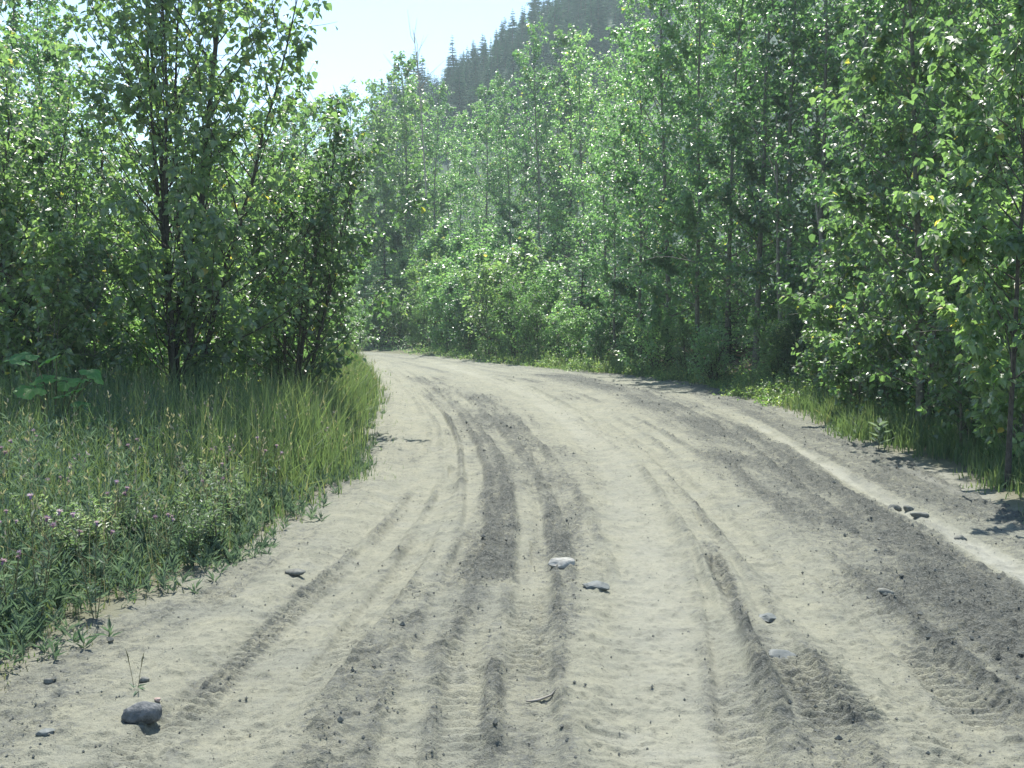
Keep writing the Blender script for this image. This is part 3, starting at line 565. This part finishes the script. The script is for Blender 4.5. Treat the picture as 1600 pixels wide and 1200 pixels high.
# ------------------------------------------------------------------ grass and weeds
def blades(name, x, y, hgt, wid, tint, mat, lean=0.35, seed=0, z=None):
    rng = np.random.default_rng(seed); n = len(x); z = ground_z(x, y) - 0.02 if z is None else z
    az = rng.uniform(0, 6.28, n); ln = np.abs(rng.normal(0, lean, n)); dx = np.cos(az) * ln * hgt; dy = np.sin(az) * ln * hgt
    ca = rng.uniform(0, 6.28, n); wx, wy = np.cos(ca) * wid / 2, np.sin(ca) * wid / 2
    P = lambda fx, fz, s: np.stack([x + dx * fx + wx * s, y + dy * fx + wy * s, z + hgt * fz], 1)
    V = np.stack([P(0, 0, -1), P(0, 0, 1), P(0.22, 0.5, 0.85), P(0.22, 0.5, -0.85), P(1, 1 - 0.25 * ln.clip(0, 1), 0)], 1)
    V[:, 4] = np.stack([x + dx, y + dy, z + hgt * (1 - 0.3 * ln.clip(0, 1.5))], 1); o = np.arange(n)[:, None] * 5
    return link(name, mesh_np(name, V.reshape(-1, 3), [o + np.array([0, 1, 2, 3]), o + np.array([3, 2, 4])], {'tint': np.repeat(tint, 5)}, False), M[mat])
def scatter_side(n, side, y0, y1, dmax, seed, power=1.0, dmin=0.0):
    rng = np.random.default_rng(seed); y = (y0 ** -power + rng.random(n) * (y1 ** -power - y0 ** -power)) ** (-1 / power) if power else rng.uniform(y0, y1, n)
    d = dmin + (dmax - dmin) * rng.random(n) ** 1.25
    x = XL(y) - d + 0.5 * (fbm(y, y * 0, 0.55, 3, 88) - 0.5) if side < 0 else XR(y) + d + 0.9 * (fbm(y, y * 0, 0.5, 3, 89) - 0.5)
    k = (fbm(x, y, 1.3, 3, 91) + rng.normal(0, 0.15, n) + 0.30 * np.minimum(d, 1.0) > 0.46 + 0.32 * (1 - smooth(0, 0.7 + (0.6 if side < 0 else 0.0) * smooth(9.5, 8.0, y), d))); return x[k], y[k], d[k], rng
x, y, d, g = scatter_side(88000, -1, 4.2, 52, 5.5, 101, 0.7, -0.45)
far_ = smooth(8.5, 11.5, y); hg = (0.06 + 0.62 * smooth(-0.1, 1.0 + 1.3 * (1 - far_), d) + 0.12 * far_) * g.uniform(0.45, 1.2, len(x)) * (0.8 + 0.5 * smooth(8, 14, y)); tn = np.clip(g.normal(0.45, 0.22, len(x)) + 0.25 * (fbm(x, y, 0.5, 2, 93) - 0.5), 0, 1)
tag(blades('grass', x, y, hg, 0.006 + 0.0006 * y, tn, 'grass', 0.35, 1), 'tall green grass on the left verge', 'grass', None, 'stuff')
x, y, d, g = scatter_side(52000, 1, 8, 42, 3.2, 103, 0.6, -0.25)
hg = (0.07 + 0.42 * smooth(-0.1, 1.0, d)) * g.uniform(0.4, 1.2, len(x)); tn = np.clip(g.normal(0.45, 0.22, len(x)) + 0.7 * (fbm(x, y, 0.9, 2, 94) - 0.5), 0, 1)
tag(blades('grass', x, y, hg, 0.006 + 0.0006 * y, tn, 'grass', 0.4, 2), 'bright green grass at the foot of the right-hand poplars', 'grass', None, 'stuff')
# wiry weeds: thin leaves on thin stems, the grey-green tangle of the left foreground
x, y, d, g = scatter_side(12000, -1, 4.4, 22, 5.0, 105, 0.8, 0.1)
n = len(x); hg = (0.06 + 0.52 * smooth(0, 2.2, d)) * g.uniform(0.4, 1.2, n); zb = ground_z(x, y)
k_ = 11; q = np.repeat(np.arange(n), k_); f_ = g.uniform(0.1, 1, n * k_); az = g.uniform(0, 6.28, n * k_); lean_ = g.normal(0, 0.16, (n, 2))
P = np.stack([x[q] + lean_[q, 0] * f_ * hg[q], y[q] + lean_[q, 1] * f_ * hg[q], zb[q] + f_ * hg[q]], 1)
D = np.stack([np.cos(az), np.sin(az), g.uniform(0.2, 2.2, n * k_)], 1); N = np.array([0, 0, 1.0]) + g.normal(0, 0.5, (n * k_, 3))
V, F, kk = leaves_geo(P, D, N, g.uniform(0.04, 0.10, n * k_) * (1 + 0.02 * P[:, 1]), False, 0.075)
o = link('weeds', mesh_np('weeds', V, [F], {'tint': np.repeat(np.clip(g.normal(0.5, 0.25, n * k_), 0, 1), kk)}), M['weed']); tag(o, 'tangle of grey-green weeds on the left foreground verge', 'weeds', None, 'stuff')
x, y, d, g = scatter_side(6000, 1, 21, 54, 2.6, 106, 0.3, -0.1)
n = len(x); hg = (0.12 + 0.5 * smooth(0, 1.2, d) * fbm(x, y, 0.9, 2, 98) * 1.6) * g.uniform(0.5, 1.15, n); zb = ground_z(x, y)
k_ = 8; q = np.repeat(np.arange(n), k_); f_ = g.uniform(0.1, 1, n * k_); az = g.uniform(0, 6.28, n * k_); lean_ = g.normal(0, 0.2, (n, 2))
P = np.stack([x[q] + lean_[q, 0] * f_ * hg[q], y[q] + lean_[q, 1] * f_ * hg[q], zb[q] + f_ * hg[q]], 1)
V, F, kk = leaves_geo(P, np.stack([np.cos(az), np.sin(az), g.uniform(-0.3, 1.0, n * k_)], 1), np.array([0, 0, 1.0]) + g.normal(0, 0.5, (n * k_, 3)), g.uniform(0.04, 0.09, n * k_), False, 0.25)
o = link('weeds', mesh_np('weeds', V, [F], {'tint': np.repeat(np.clip(g.normal(0.6, 0.25, n * k_), 0, 1), kk)}), M['willow']); tag(o, 'sunlit leafy weeds along the outer edge of the road', 'weeds', None, 'stuff')
# dry seed-head grass
x, y, d, g = scatter_side(900, -1, 5, 45, 3.6, 107, 0.6, 0.1)
n = len(x); hg = (0.45 + 0.35 * smooth(0, 1.0, d)) * g.uniform(0.7, 1.2, n); zb = ground_z(x, y); k_ = 6; q = np.repeat(np.arange(n), k_); f_ = g.uniform(0.68, 1.02, n * k_); lz = g.normal(0, 0.12, (n, 2))
P = np.stack([x[q] + lz[q, 0] * hg[q] * f_ ** 2, y[q] + lz[q, 1] * hg[q] * f_ ** 2, zb[q] + f_ * hg[q]], 1)
V, F, kk = leaves_geo(P, np.stack([g.normal(0, 0.6, n * k_), g.normal(0, 0.6, n * k_), np.ones(n * k_)], 1), g.normal(0, 1, (n * k_, 3)), g.uniform(0.02, 0.045, n * k_) * (1 + 0.015 * P[:, 1]), False, 0.16)
st = np.stack([np.stack([x - 0.0015, y, zb], 1), np.stack([x + 0.0015, y, zb], 1), np.stack([x + lz[:, 0] * hg, y + lz[:, 1] * hg, zb + hg], 1)], 1).reshape(-1, 3)
V2 = np.concatenate([V, st]); F2 = np.arange(n)[:, None] * 3 + np.array([0, 1, 2]) + len(V)
o = link('seed_grass', mesh_np('seed_grass', V2, [F, F2], {'tint': g.random(len(V2))}), M['seed']); tag(o, 'dry tan seed heads of tall grass along the left verge', 'grass', None, 'stuff')
# dead low litter at the bare rim
x, y, d, g = scatter_side(16000, -1, 4.3, 24, 1.6, 109, 0.8, -0.2)
x = x + 0.4 * g.random(len(x)); tag(blades('dry_litter', x, y, 0.05 * g.uniform(0.4, 1.6, len(x)), np.full(len(x), 0.006), g.random(len(x)), 'seed', 0.9, 3), 'dry brown stubble at the bare rim of the left verge', 'stubble', None, 'stuff')
# ground cover under the forest
g = np.random.default_rng(111); n = 42000; y = g.uniform(13, 62, n); side = g.random(n) < 0.6; x = np.where(side, XR(y) + 1.4 + g.random(n) ** 1.3 * 11, XL(y) - 2.5 - g.random(n) * 8)
P = np.stack([x, y, ground_z(x, y) + g.random(n) ** 1.5 * (0.55 + 0.25 * fbm(x, y, 0.8, 2, 95))], 1)
V, F, kk = leaves_geo(P, np.stack([g.normal(0, 1, n), g.normal(0, 1, n), g.normal(0, 0.4, n)], 1), np.array([0, 0, 1.0]) + g.normal(0, 0.4, (n, 3)), g.uniform(0.05, 0.12, n), False, 0.36)
o = link('undergrowth', mesh_np('undergrowth', V, [F], {'tint': np.repeat(g.random(n) * 0.9, kk)}), M['aspen']); tag(o, 'low leafy undergrowth on the forest floor', 'undergrowth', None, 'stuff')

# --- single weeds
def knapweed(seed, H):
    rng = np.random.default_rng(seed); st = MB(); lf = MB(); heads = []
    for s in range(4):
        az = rng.uniform(0, 6.28); top = np.array([math.cos(az) * 0.16 * H, math.sin(az) * 0.16 * H, H * rng.uniform(0.75, 1.0)]); st.tube([[0, 0, -0.03], top * 0.5 + rng.normal(0, 0.01, 3), top], [0.004, 0.003, 0.0015], 3); heads.append(top)
        for q in range(4):
            f = rng.uniform(0.45, 0.9); a = top * f; e_ = a + np.array([rng.normal(0, 0.09), rng.normal(0, 0.09), rng.uniform(0.08, 0.22)]) * H * 1.3; st.tube([a, (a + e_) / 2 + rng.normal(0, 0.006, 3), e_], [0.0022, 0.0018, 0.001], 3); heads.append(e_)
        n = 16; f = rng.uniform(0.05, 0.85, n)[:, None]; V, F, k_ = leaves_geo(top * f, np.stack([rng.normal(0, 1, n), rng.normal(0, 1, n), rng.uniform(0.2, 1, n)], 1), np.array([0, 0, 1.0]) + rng.normal(0, 0.4, (n, 3)), rng.uniform(0.04, 0.09, n), False, 0.13)
        lf.add(V, f3=F, t=rng.random())
    root = link('knapweed', None); link('stem', st.mesh('stem'), M['stem'], root); c_ = link('leaves', lf.mesh('leaves', False), M['weed'], root); c_['kind'] = 'stuff'
    fm = MB(); n = 16; az = np.arange(n) * 6.283 / n
    V, F, k_ = leaves_geo(np.zeros((n, 3)), np.stack([np.cos(az), np.sin(az), 0.5 + 0.5 * (np.arange(n) % 3)], 1), np.stack([-np.cos(az) * 0.5, -np.sin(az) * 0.5, np.ones(n)], 1), np.full(n, 0.022), False, 0.22); fm.add(V, f3=F, t=0.6)
    fm.tube([[0, 0, -0.014], [0, 0, -0.006], [0, 0, 0.004]], [0.003, 0.006, 0.004], 6, t=0.0); fme = fm.mesh('flower_head', False); fme.materials.append(M['petal'])
    for hd in heads[::5]: link('flower_head', fme, None, root, hd, (rng.normal(0, 0.3), rng.normal(0, 0.3), 0), rng.uniform(0.8, 1.25))
    return root
KN = [knapweed(121, 0.62), knapweed(122, 0.52), knapweed(123, 0.7)]
g = random.Random(8); q = 0
spots = [(0, 790), (30, 1000), (55, 985), (95, 810), (140, 700), (20, 880), (235, 905), (70, 720), (10, 1010), (150, 930), (200, 760), (260, 850), (330, 800), (385, 850), (40, 760), (110, 860), (60, 940), (290, 720), (15, 950), (420, 760), (180, 840), (125, 760), (500, 690), (530, 660), (345, 740)]
for px, py in spots:
    P = G(px, py + 45)
    if road_sd(P[0], P[1]) < 0.45: continue
    place(KN[q % 3], P[0], P[1], g.uniform(0, 6.28), g.uniform(0.8, 1.1), 'wiry knapweed with small purple flower heads on the left verge', 'weed', 'purple knapweeds on the left verge'); q += 1
def mugwort(seed, H):
    rng = np.random.default_rng(seed); st = MB(); lf = MB()
    for s in range(9):
        az = rng.uniform(0, 6.28); ou = rng.uniform(0.1, 0.5); top = np.array([math.cos(az) * ou * H, math.sin(az) * ou * H, H * rng.uniform(0.7, 1)]); mid = top * np.array([0.35, 0.35, 0.55]); st.tube([[0, 0, -0.03], mid, top], [0.006, 0.004, 0.002], 3)
        n = 60; f = rng.uniform(0.2, 1, n)[:, None]; P = np.where(f < 0.5, mid * f * 2, mid + (top - mid) * (f - 0.5) * 2)
        V, F, k_ = leaves_geo(P, np.stack([rng.normal(0, 1, n), rng.normal(0, 1, n), rng.uniform(0.1, 1.4, n)], 1), np.array([0, 0, 1.0]) + rng.normal(0, 0.5, (n, 3)), rng.uniform(0.03, 0.075, n) * (1.2 - 0.5 * f[:, 0]), False, 0.17); lf.add(V, f3=F, t=rng.random())
    root = link('mugwort', None); link('stem', st.mesh('stem'), M['stem'], root); c_ = link('leaves', lf.mesh('leaves', False), M['sage'], root); c_['kind'] = 'stuff'; return root
MG = [mugwort(131, 0.6), mugwort(132, 0.7)]
for q, (px, py, lb) in enumerate([(270, 835, None), (310, 800, None), (215, 860, None), (340, 850, None), (160, 880, None), (255, 790, None), (300, 870, None), (370, 810, None), (120, 900, None), (425, 815, None), (505, 640, None), (60, 890, None)]):
    P = G(px, py + 20)
    if road_sd(P[0], P[1]) < 0.4: continue
    place(MG[q % 2], P[0], P[1], q * 1.3, 0.75 + 0.05 * (q % 5), 'silvery grey-green mugwort in the weeds of the left foreground', 'weed', 'mugworts in the left foreground')
# big-leaved plant at the left
def big_leaf():
    mb = MB(); n = 26; an = np.linspace(-2.75, 2.75, n); rad = (0.62 + 0.38 * np.abs(np.cos(an * 1.5)) ** 0.8) * (1 + 0.07 * (np.arange(n) % 2))
    X_ = rad * np.cos(an) * 0.62 + 0.38; Y_ = rad * np.sin(an) * 0.60; r2 = (X_ - 0.3) ** 2 + Y_ ** 2
    rim = np.stack([X_, Y_, -0.30 * r2 + 0.04 * np.cos(an * 6)], 1); inn = np.stack([0.3 + (X_ - 0.3) * 0.5, Y_ * 0.5, -0.05 * r2 + 0.03 * np.cos(an * 6)], 1)
    V = np.concatenate([[[0.18, 0, 0.0]], inn, rim]); i_ = np.arange(n - 1)
    mb.add(V, f3=np.stack([0 * i_, 1 + i_, 2 + i_], 1), f4=np.stack([1 + i_, 1 + n + i_, 2 + n + i_, 2 + i_], 1)); mb.t[-1] = np.linspace(0.1, 0.9, len(V)); me = mb.mesh('leaf', True); me.materials.append(M['broad']); return me
BL = big_leaf(); root = link('cow_parsnip', None, loc=(X(85, 11.6), 11.6, gz(X(85, 11.6), 11.6))); tag(root, 'plant with large lobed bright green leaves in the left weeds', 'plant')
st = MB(); g = random.Random(4)
for q in range(26):
    px = g.uniform(20, 155); py = g.uniform(555, 700) if q > 4 else g.uniform(545, 605); d_ = 11.6 + g.uniform(-0.5, 0.5); p = np.array([X(px, d_), d_, Z(py, d_)]) - np.array(root.location)
    az = g.uniform(-2.6, -0.5); link('leaf', BL, None, root, p, (g.uniform(-0.25, 0.25), g.uniform(0.0, 0.45), az), g.uniform(0.15, 0.27)); st.tube([[0, 0, 0], p * np.array([0.5, 0.5, 0.7]), p], [0.010, 0.007, 0.005], 4)
link('stem', st.mesh('stem'), M['stem'], root)
# two dry grass spikes by the grey stone
root = link('dry_spike', None, loc=tuple(G(213, 1080)), rot=(0, 0, 0)); root.location.z = road_z(*G(213, 1080)[:2]); mb = MB()
tag(root, 'lone pair of thin dry grass spikes standing behind the grey stone', 'grass')
for (a, l) in ((-0.035, 0.15), (0.03, 0.135)):
    mb = MB(); mb.tube([[a * 0.2, 0, -0.02], [a * 0.6, 0, l * 0.5], [a, 0, l]], [0.0012, 0.0012, 0.0008], 4, 0.2); mb.tube([[a * 0.86, 0, l * 0.75], [a, 0, l], [a * 1.3, 0, l * 1.25]], [0.001, 0.003, 0.0008], 4, 0.2); link('stalk', mb.mesh('stalk'), M['stem'], root)
lf = MB(); n = 9; gg = np.random.default_rng(3); V, F, k_ = leaves_geo(gg.normal(0, 0.012, (n, 3)) * np.array([1, 1, 0.1]), np.stack([gg.normal(0, 1, n), gg.normal(0, 1, n), gg.uniform(0.05, 0.3, n)], 1), np.array([0, 0, 1.0]) + gg.normal(0, 0.2, (n, 3)), gg.uniform(0.03, 0.07, n), False, 0.12); lf.add(V, f3=F, t=0.4); link('leaves', lf.mesh('leaves', False), M['weed'], root)
# milkweed-like plant on the right verge
root = link('leafy_weed', None, loc=(*G(1372, 705)[:2], gz(*G(1372, 705)[:2]))); tag(root, 'pale green broad-leaved weed at the right road edge', 'weed'); mb = MB(); mb.tube([[0, 0, -0.02], [0.02, 0, 0.2], [0.01, 0, 0.36]], [0.006, 0.005, 0.003], 5); link('stem', mb.mesh('stem'), M['stem'], root)
for q in range(12):
    V, F, k_ = leaves_geo(np.zeros((1, 3)), np.array([[1.0, 0, 0.25]]), np.array([[0, 0, 1.0]]), np.array([0.17]), True, 0.2); me = mesh_np('leaf', V, [F], {'tint': np.full(6, 0.8)}); me.materials.append(M['weed']); link('leaf', me, None, root, (0.01, 0, 0.08 + q * 0.025), (0, -0.3, q * 2.4))

# stump at the bend
P = np.array([X(512, 40), 40.0, 0]); zb = gz(P[0], P[1]); mb = MB(); a = np.linspace(0, 1, 7)
mb.tube(np.stack([P[0] + 0.05 * np.sin(a * 3), 0 * a + P[1], zb - 0.1 + a * (Z(517, 40) - zb + 0.1)], 1), [0.24, 0.20, 0.17, 0.17, 0.16, 0.12, 0.02], 10)
tag(link('stump', mb.mesh('stump'), M['stump']), 'rounded pale tan stump beside the left grass at the bend', 'stump')
# dark earth bank under the aspens
g = np.random.default_rng(141); nx, ny = 40, 14; uu, vv = np.meshgrid(np.linspace(0, 1, nx), np.linspace(0, 1, ny)); p0 = np.array([X(960, 36), 35.0]); p1 = np.array([X(1190, 26), 26.5]); nn = np.array([0.62, 0.78])
bx = p0[0] + uu * (p1[0] - p0[0]) + nn[0] * vv * 3; by = p0[1] + uu * (p1[1] - p0[1]) + nn[1] * vv * 3
bz = ground_z(bx.ravel(), by.ravel()).reshape(bx.shape) - 0.15 + 1.0 * np.sin(np.clip(vv * 1.3, 0, 1) * 1.57) * np.sin(uu * math.pi) ** 0.5 + 0.3 * (fbm(bx, by, 1.8, 3, 97) - 0.5); bz[:, 0] -= 0.5; bz[:, -1] -= 0.5; bz[0] -= 0.3; bz[-1] -= 1.2
a0 = (np.arange(ny - 1)[:, None] * nx + np.arange(nx - 1)[None]).ravel()
tag(link('earth_bank', mesh_np('earth_bank', np.stack([bx.ravel(), by.ravel(), bz.ravel()], 1), [np.stack([a0, a0 + 1, a0 + nx + 1, a0 + nx], 1)], None, True), M['bank']), 'reddish bare earth bank in the shade right of the bend', None, None, 'structure')

# ------------------------------------------------------------------ stones, clods, stick
def rock(name, px, py, size, mat, label, cat='stone', rz=0.0, seed=0, sink=0.25, ang=0.0, group=None):
    rng = np.random.default_rng(seed); import bmesh
    bm = bmesh.new(); bmesh.ops.create_icosphere(bm, subdivisions=3, radius=1.0)
    dirs = norm(rng.normal(0, 1, (9, 3))); off = rng.uniform(0.6, 0.92, 9)
    for v in bm.verts:
        p = np.array(v.co); 
        for d_, o_ in zip(dirs, off):
            q_ = p @ d_
            if q_ > o_: p = p - d_ * (q_ - o_) * 0.9
        p = p * (1 + 0.08 * (math.sin(p[0] * 5 + seed) * math.sin(p[1] * 4 + 1) + math.sin(p[2] * 6 + seed * 2) * 0.5))
        p = p * (1 + 0.10 * (vnoise(np.array([p[0] * 3.1 + 9]), np.array([p[1] * 3.1 + p[2] * 2.3 + 9]), seed)[0] - 0.5) + 0.06 * (vnoise(np.array([p[0] * 8 + 9]), np.array([p[1] * 7 + p[2] * 8 + 9]), seed)[0] - 0.5)); v.co = p * np.array(size) * 0.5
    me = bpy.data.meshes.new(name); bm.to_mesh(me); bm.free(); me.polygons.foreach_set('use_smooth', np.full(len(me.polygons), mat in ('stone_grey', 'clod')))
    P = G(px, py); o = link(name, me, M[mat], None, (P[0], P[1], road_z(P[0], P[1]) + size[2] * (0.5 - sink)), (ang, ang * 0.4, rz)); return tag(o, label, cat, group)
rock('stone', 222, 1122, (0.17, 0.13, 0.11), 'stone_grey', 'rounded dark grey stone on the bare dirt by the left verge', rz=0.2, seed=2, sink=0.24)
rock('pebble', 246, 1098, (0.035, 0.03, 0.025), 'stone_red', 'small reddish pebble just behind the rounded grey stone', 'pebble', seed=3)
rock('stone', 878, 889, (0.20, 0.12, 0.09), 'stone_white', 'bright white stone in the middle of the road', rz=0.1, seed=5, sink=0.3)
rock('stone', 932, 919, (0.17, 0.13, 0.055), 'stone_slate', 'flat pale blue-grey stone right of the white stone', rz=-0.2, seed=7, sink=0.25, ang=0.25)
rock('stone', 1203, 967, (0.13, 0.12, 0.05), 'stone_slate', 'pale flat stone beside the dark tyre tread on the right', rz=0.3, seed=8, sink=0.3, ang=0.2)
rock('stone', 1222, 1030, (0.15, 0.12, 0.05), 'stone_slate', 'flat slate-grey stone below the pale flat one on the right', rz=0.1, seed=9, sink=0.2, ang=0.3)
rock('clod', 1397, 793, (0.13, 0.11, 0.08), 'clod', 'lump of dark earth at the upper end of the bright narrow track', 'dirt clod', seed=10)
rock('clod', 1420, 796, (0.11, 0.1, 0.07), 'clod', 'middle one of three earth lumps on the bright narrow track', 'dirt clod', seed=11)
rock('clod', 1437, 806, (0.17, 0.10, 0.06), 'clod', 'widest earth lump on the bright narrow track', 'dirt clod', seed=12)
rock('clod', 1502, 842, (0.10, 0.08, 0.06), 'clod', 'single earth lump farther down the bright narrow track', 'dirt clod', seed=13)
rock('pebble', 225, 1066, (0.05, 0.05, 0.035), 'clod', 'dark pebble behind the dry grass spikes', 'pebble', seed=14)
rock('stone', 72, 1150, (0.09, 0.07, 0.03), 'stone_slate', 'flat pale stone in the lower left corner', seed=15)
rock('stone', 462, 900, (0.14, 0.10, 0.05), 'clod', 'low earth-covered stone beside the left tread ridge', seed=16)
rock('clod', 1382, 935, (0.12, 0.09, 0.07), 'clod', 'earth lump at the inner rim of the right churned band', 'dirt clod', seed=17)
rock('clod', 76, 1068, (0.045, 0.04, 0.03), 'clod', 'small dark lump by the left frame edge', 'dirt clod', seed=18)
a, b_ = G(822, 1095), G(872, 1092); mb = MB(); t = np.linspace(0, 1, 6); P = a + t[:, None] * (b_ - a); P[:, 2] = [road_z(p[0], p[1]) + 0.008 for p in P]; mb.tube(P, [0.003, 0.006, 0.006, 0.005, 0.005, 0.002], 5)
tag(link('stick', mb.mesh('stick'), M['bark_dead']), 'short grey stick lying across the middle of the road', 'stick')
# crumbs of earth, past counting
g = np.random.default_rng(151); V = []; F = []; oc = np.array([[1, 0, 0], [-1, 0, 0], [0, 1, 0], [0, -1, 0], [0, 0, 1], [0, 0, -1.0]]); of = np.array([[0, 2, 4], [2, 1, 4], [1, 3, 4], [3, 0, 4], [2, 0, 5], [1, 2, 5], [3, 1, 5], [0, 3, 5]]); c_ = 0
for q in range(30000):
    y_ = float((3.2 ** -0.9 + g.random() * (34 ** -0.9 - 3.2 ** -0.9)) ** (-1 / 0.9)); x_ = float(g.uniform(XL(y_) - 0.2, XR(y_) + 0.2))
    if g.random() > 0.10 + 1.2 * road_churn_shade(x_, y_) ** 1.5: continue
    s_ = 0.0018 + 0.006 * g.random() ** 4 + 0.00025 * y_; s_ *= (g.uniform(1.5, 2.4) if g.random() < 0.10 * (road_churn_shade(x_, y_) > 0.45) else 1)
    V.append(oc * s_ * g.uniform(0.6, 1.3, (6, 3)) + np.array([x_, y_, road_z(x_, y_) + s_ * 0.4])); F.append(of + c_); c_ += 6
o = link('dirt_crumbs', mesh_np('dirt_crumbs', np.concatenate(V), [np.concatenate(F)], None, False), M['clod']); tag(o, 'loose crumbs of grey earth strewn over the road', 'crumbs', None, 'stuff')
# thin summer haze toward the hill, also added to imitate windshield veil over shadows
hv = np.array([[sx * 940, sy, sz] for sx in (-1, 1) for sy in (-75, 1520) for sz in (-6, 92)], float)
hz = link('haze', mesh_np('haze', hv, [np.array([[0, 1, 3, 2], [4, 6, 7, 5], [0, 4, 5, 1], [2, 3, 7, 6], [0, 2, 6, 4], [1, 5, 7, 3]])]))
m = bpy.data.materials.new('haze'); m.use_nodes = True; nt = m.node_tree; nt.nodes.remove(nt.nodes['Principled BSDF'])
pv = nt.nodes.new('ShaderNodeVolumePrincipled'); pv.inputs['Color'].default_value = (0.72, 0.93, 0.95, 1); pv.inputs['Density'].default_value = HAZE; pv.inputs['Anisotropy'].default_value = 0.35
nt.links.new(pv.outputs[0], nt.nodes['Material Output'].inputs['Volume']); hz.data.materials.append(m); tag(hz, 'thin bluish haze over road and hillside, added also as windshield veil', 'haze', None, 'stuff')
# one label for each countable tree and bush: row and place within it
ORD = ['first', 'second', 'third', 'fourth', 'fifth', 'sixth', 'seventh', 'eighth', 'ninth', 'tenth', 'eleventh', 'twelfth', 'thirteenth', 'fourteenth', 'fifteenth', 'sixteenth']
for grp, what in (('aspens beyond the road bend', 'aspen beyond the road bend'), ('aspens above the right verge', 'tall aspen above the right verge'), ('purple knapweeds on the left verge', 'wiry purple-flowered knapweed'), ('mugworts in the left foreground', 'silvery mugwort of the left verge'), ('aspens behind the left verge', 'aspen behind the left poplar thicket'),
                  ('poplars along the left verge', 'bushy poplar along the left verge'), ('saplings of the left thicket', 'leafy sapling in the left thicket'), ('bushes at the road bend', 'sunlit bush at the outer road bend'), ('bushes under the right-hand aspens', 'low bush under the right-hand aspens'), ('bushes at the foot of the left poplars', 'bush at the foot of the left poplars')):
    its = [o for o in COL.objects if o.parent is None and o.get('group') == grp]; its.sort(key=lambda o: o.location.y); hf = (len(its) + 1) // 2
    for row, sub in (('front', its[:hf]), ('back', its[hf:])):
        for q, o in enumerate(sorted(sub, key=lambda o: o.location.x / o.location.y)): o['label'] = '%s, %s of the %s row from the left' % (what, ORD[q], row)
# unused prototypes go
for o in list(bpy.data.objects):
    if o.type == 'EMPTY' and o.parent is None and 'label' not in o.keys():
        for ch in list(o.children_recursive): bpy.data.objects.remove(ch)
        bpy.data.objects.remove(o)
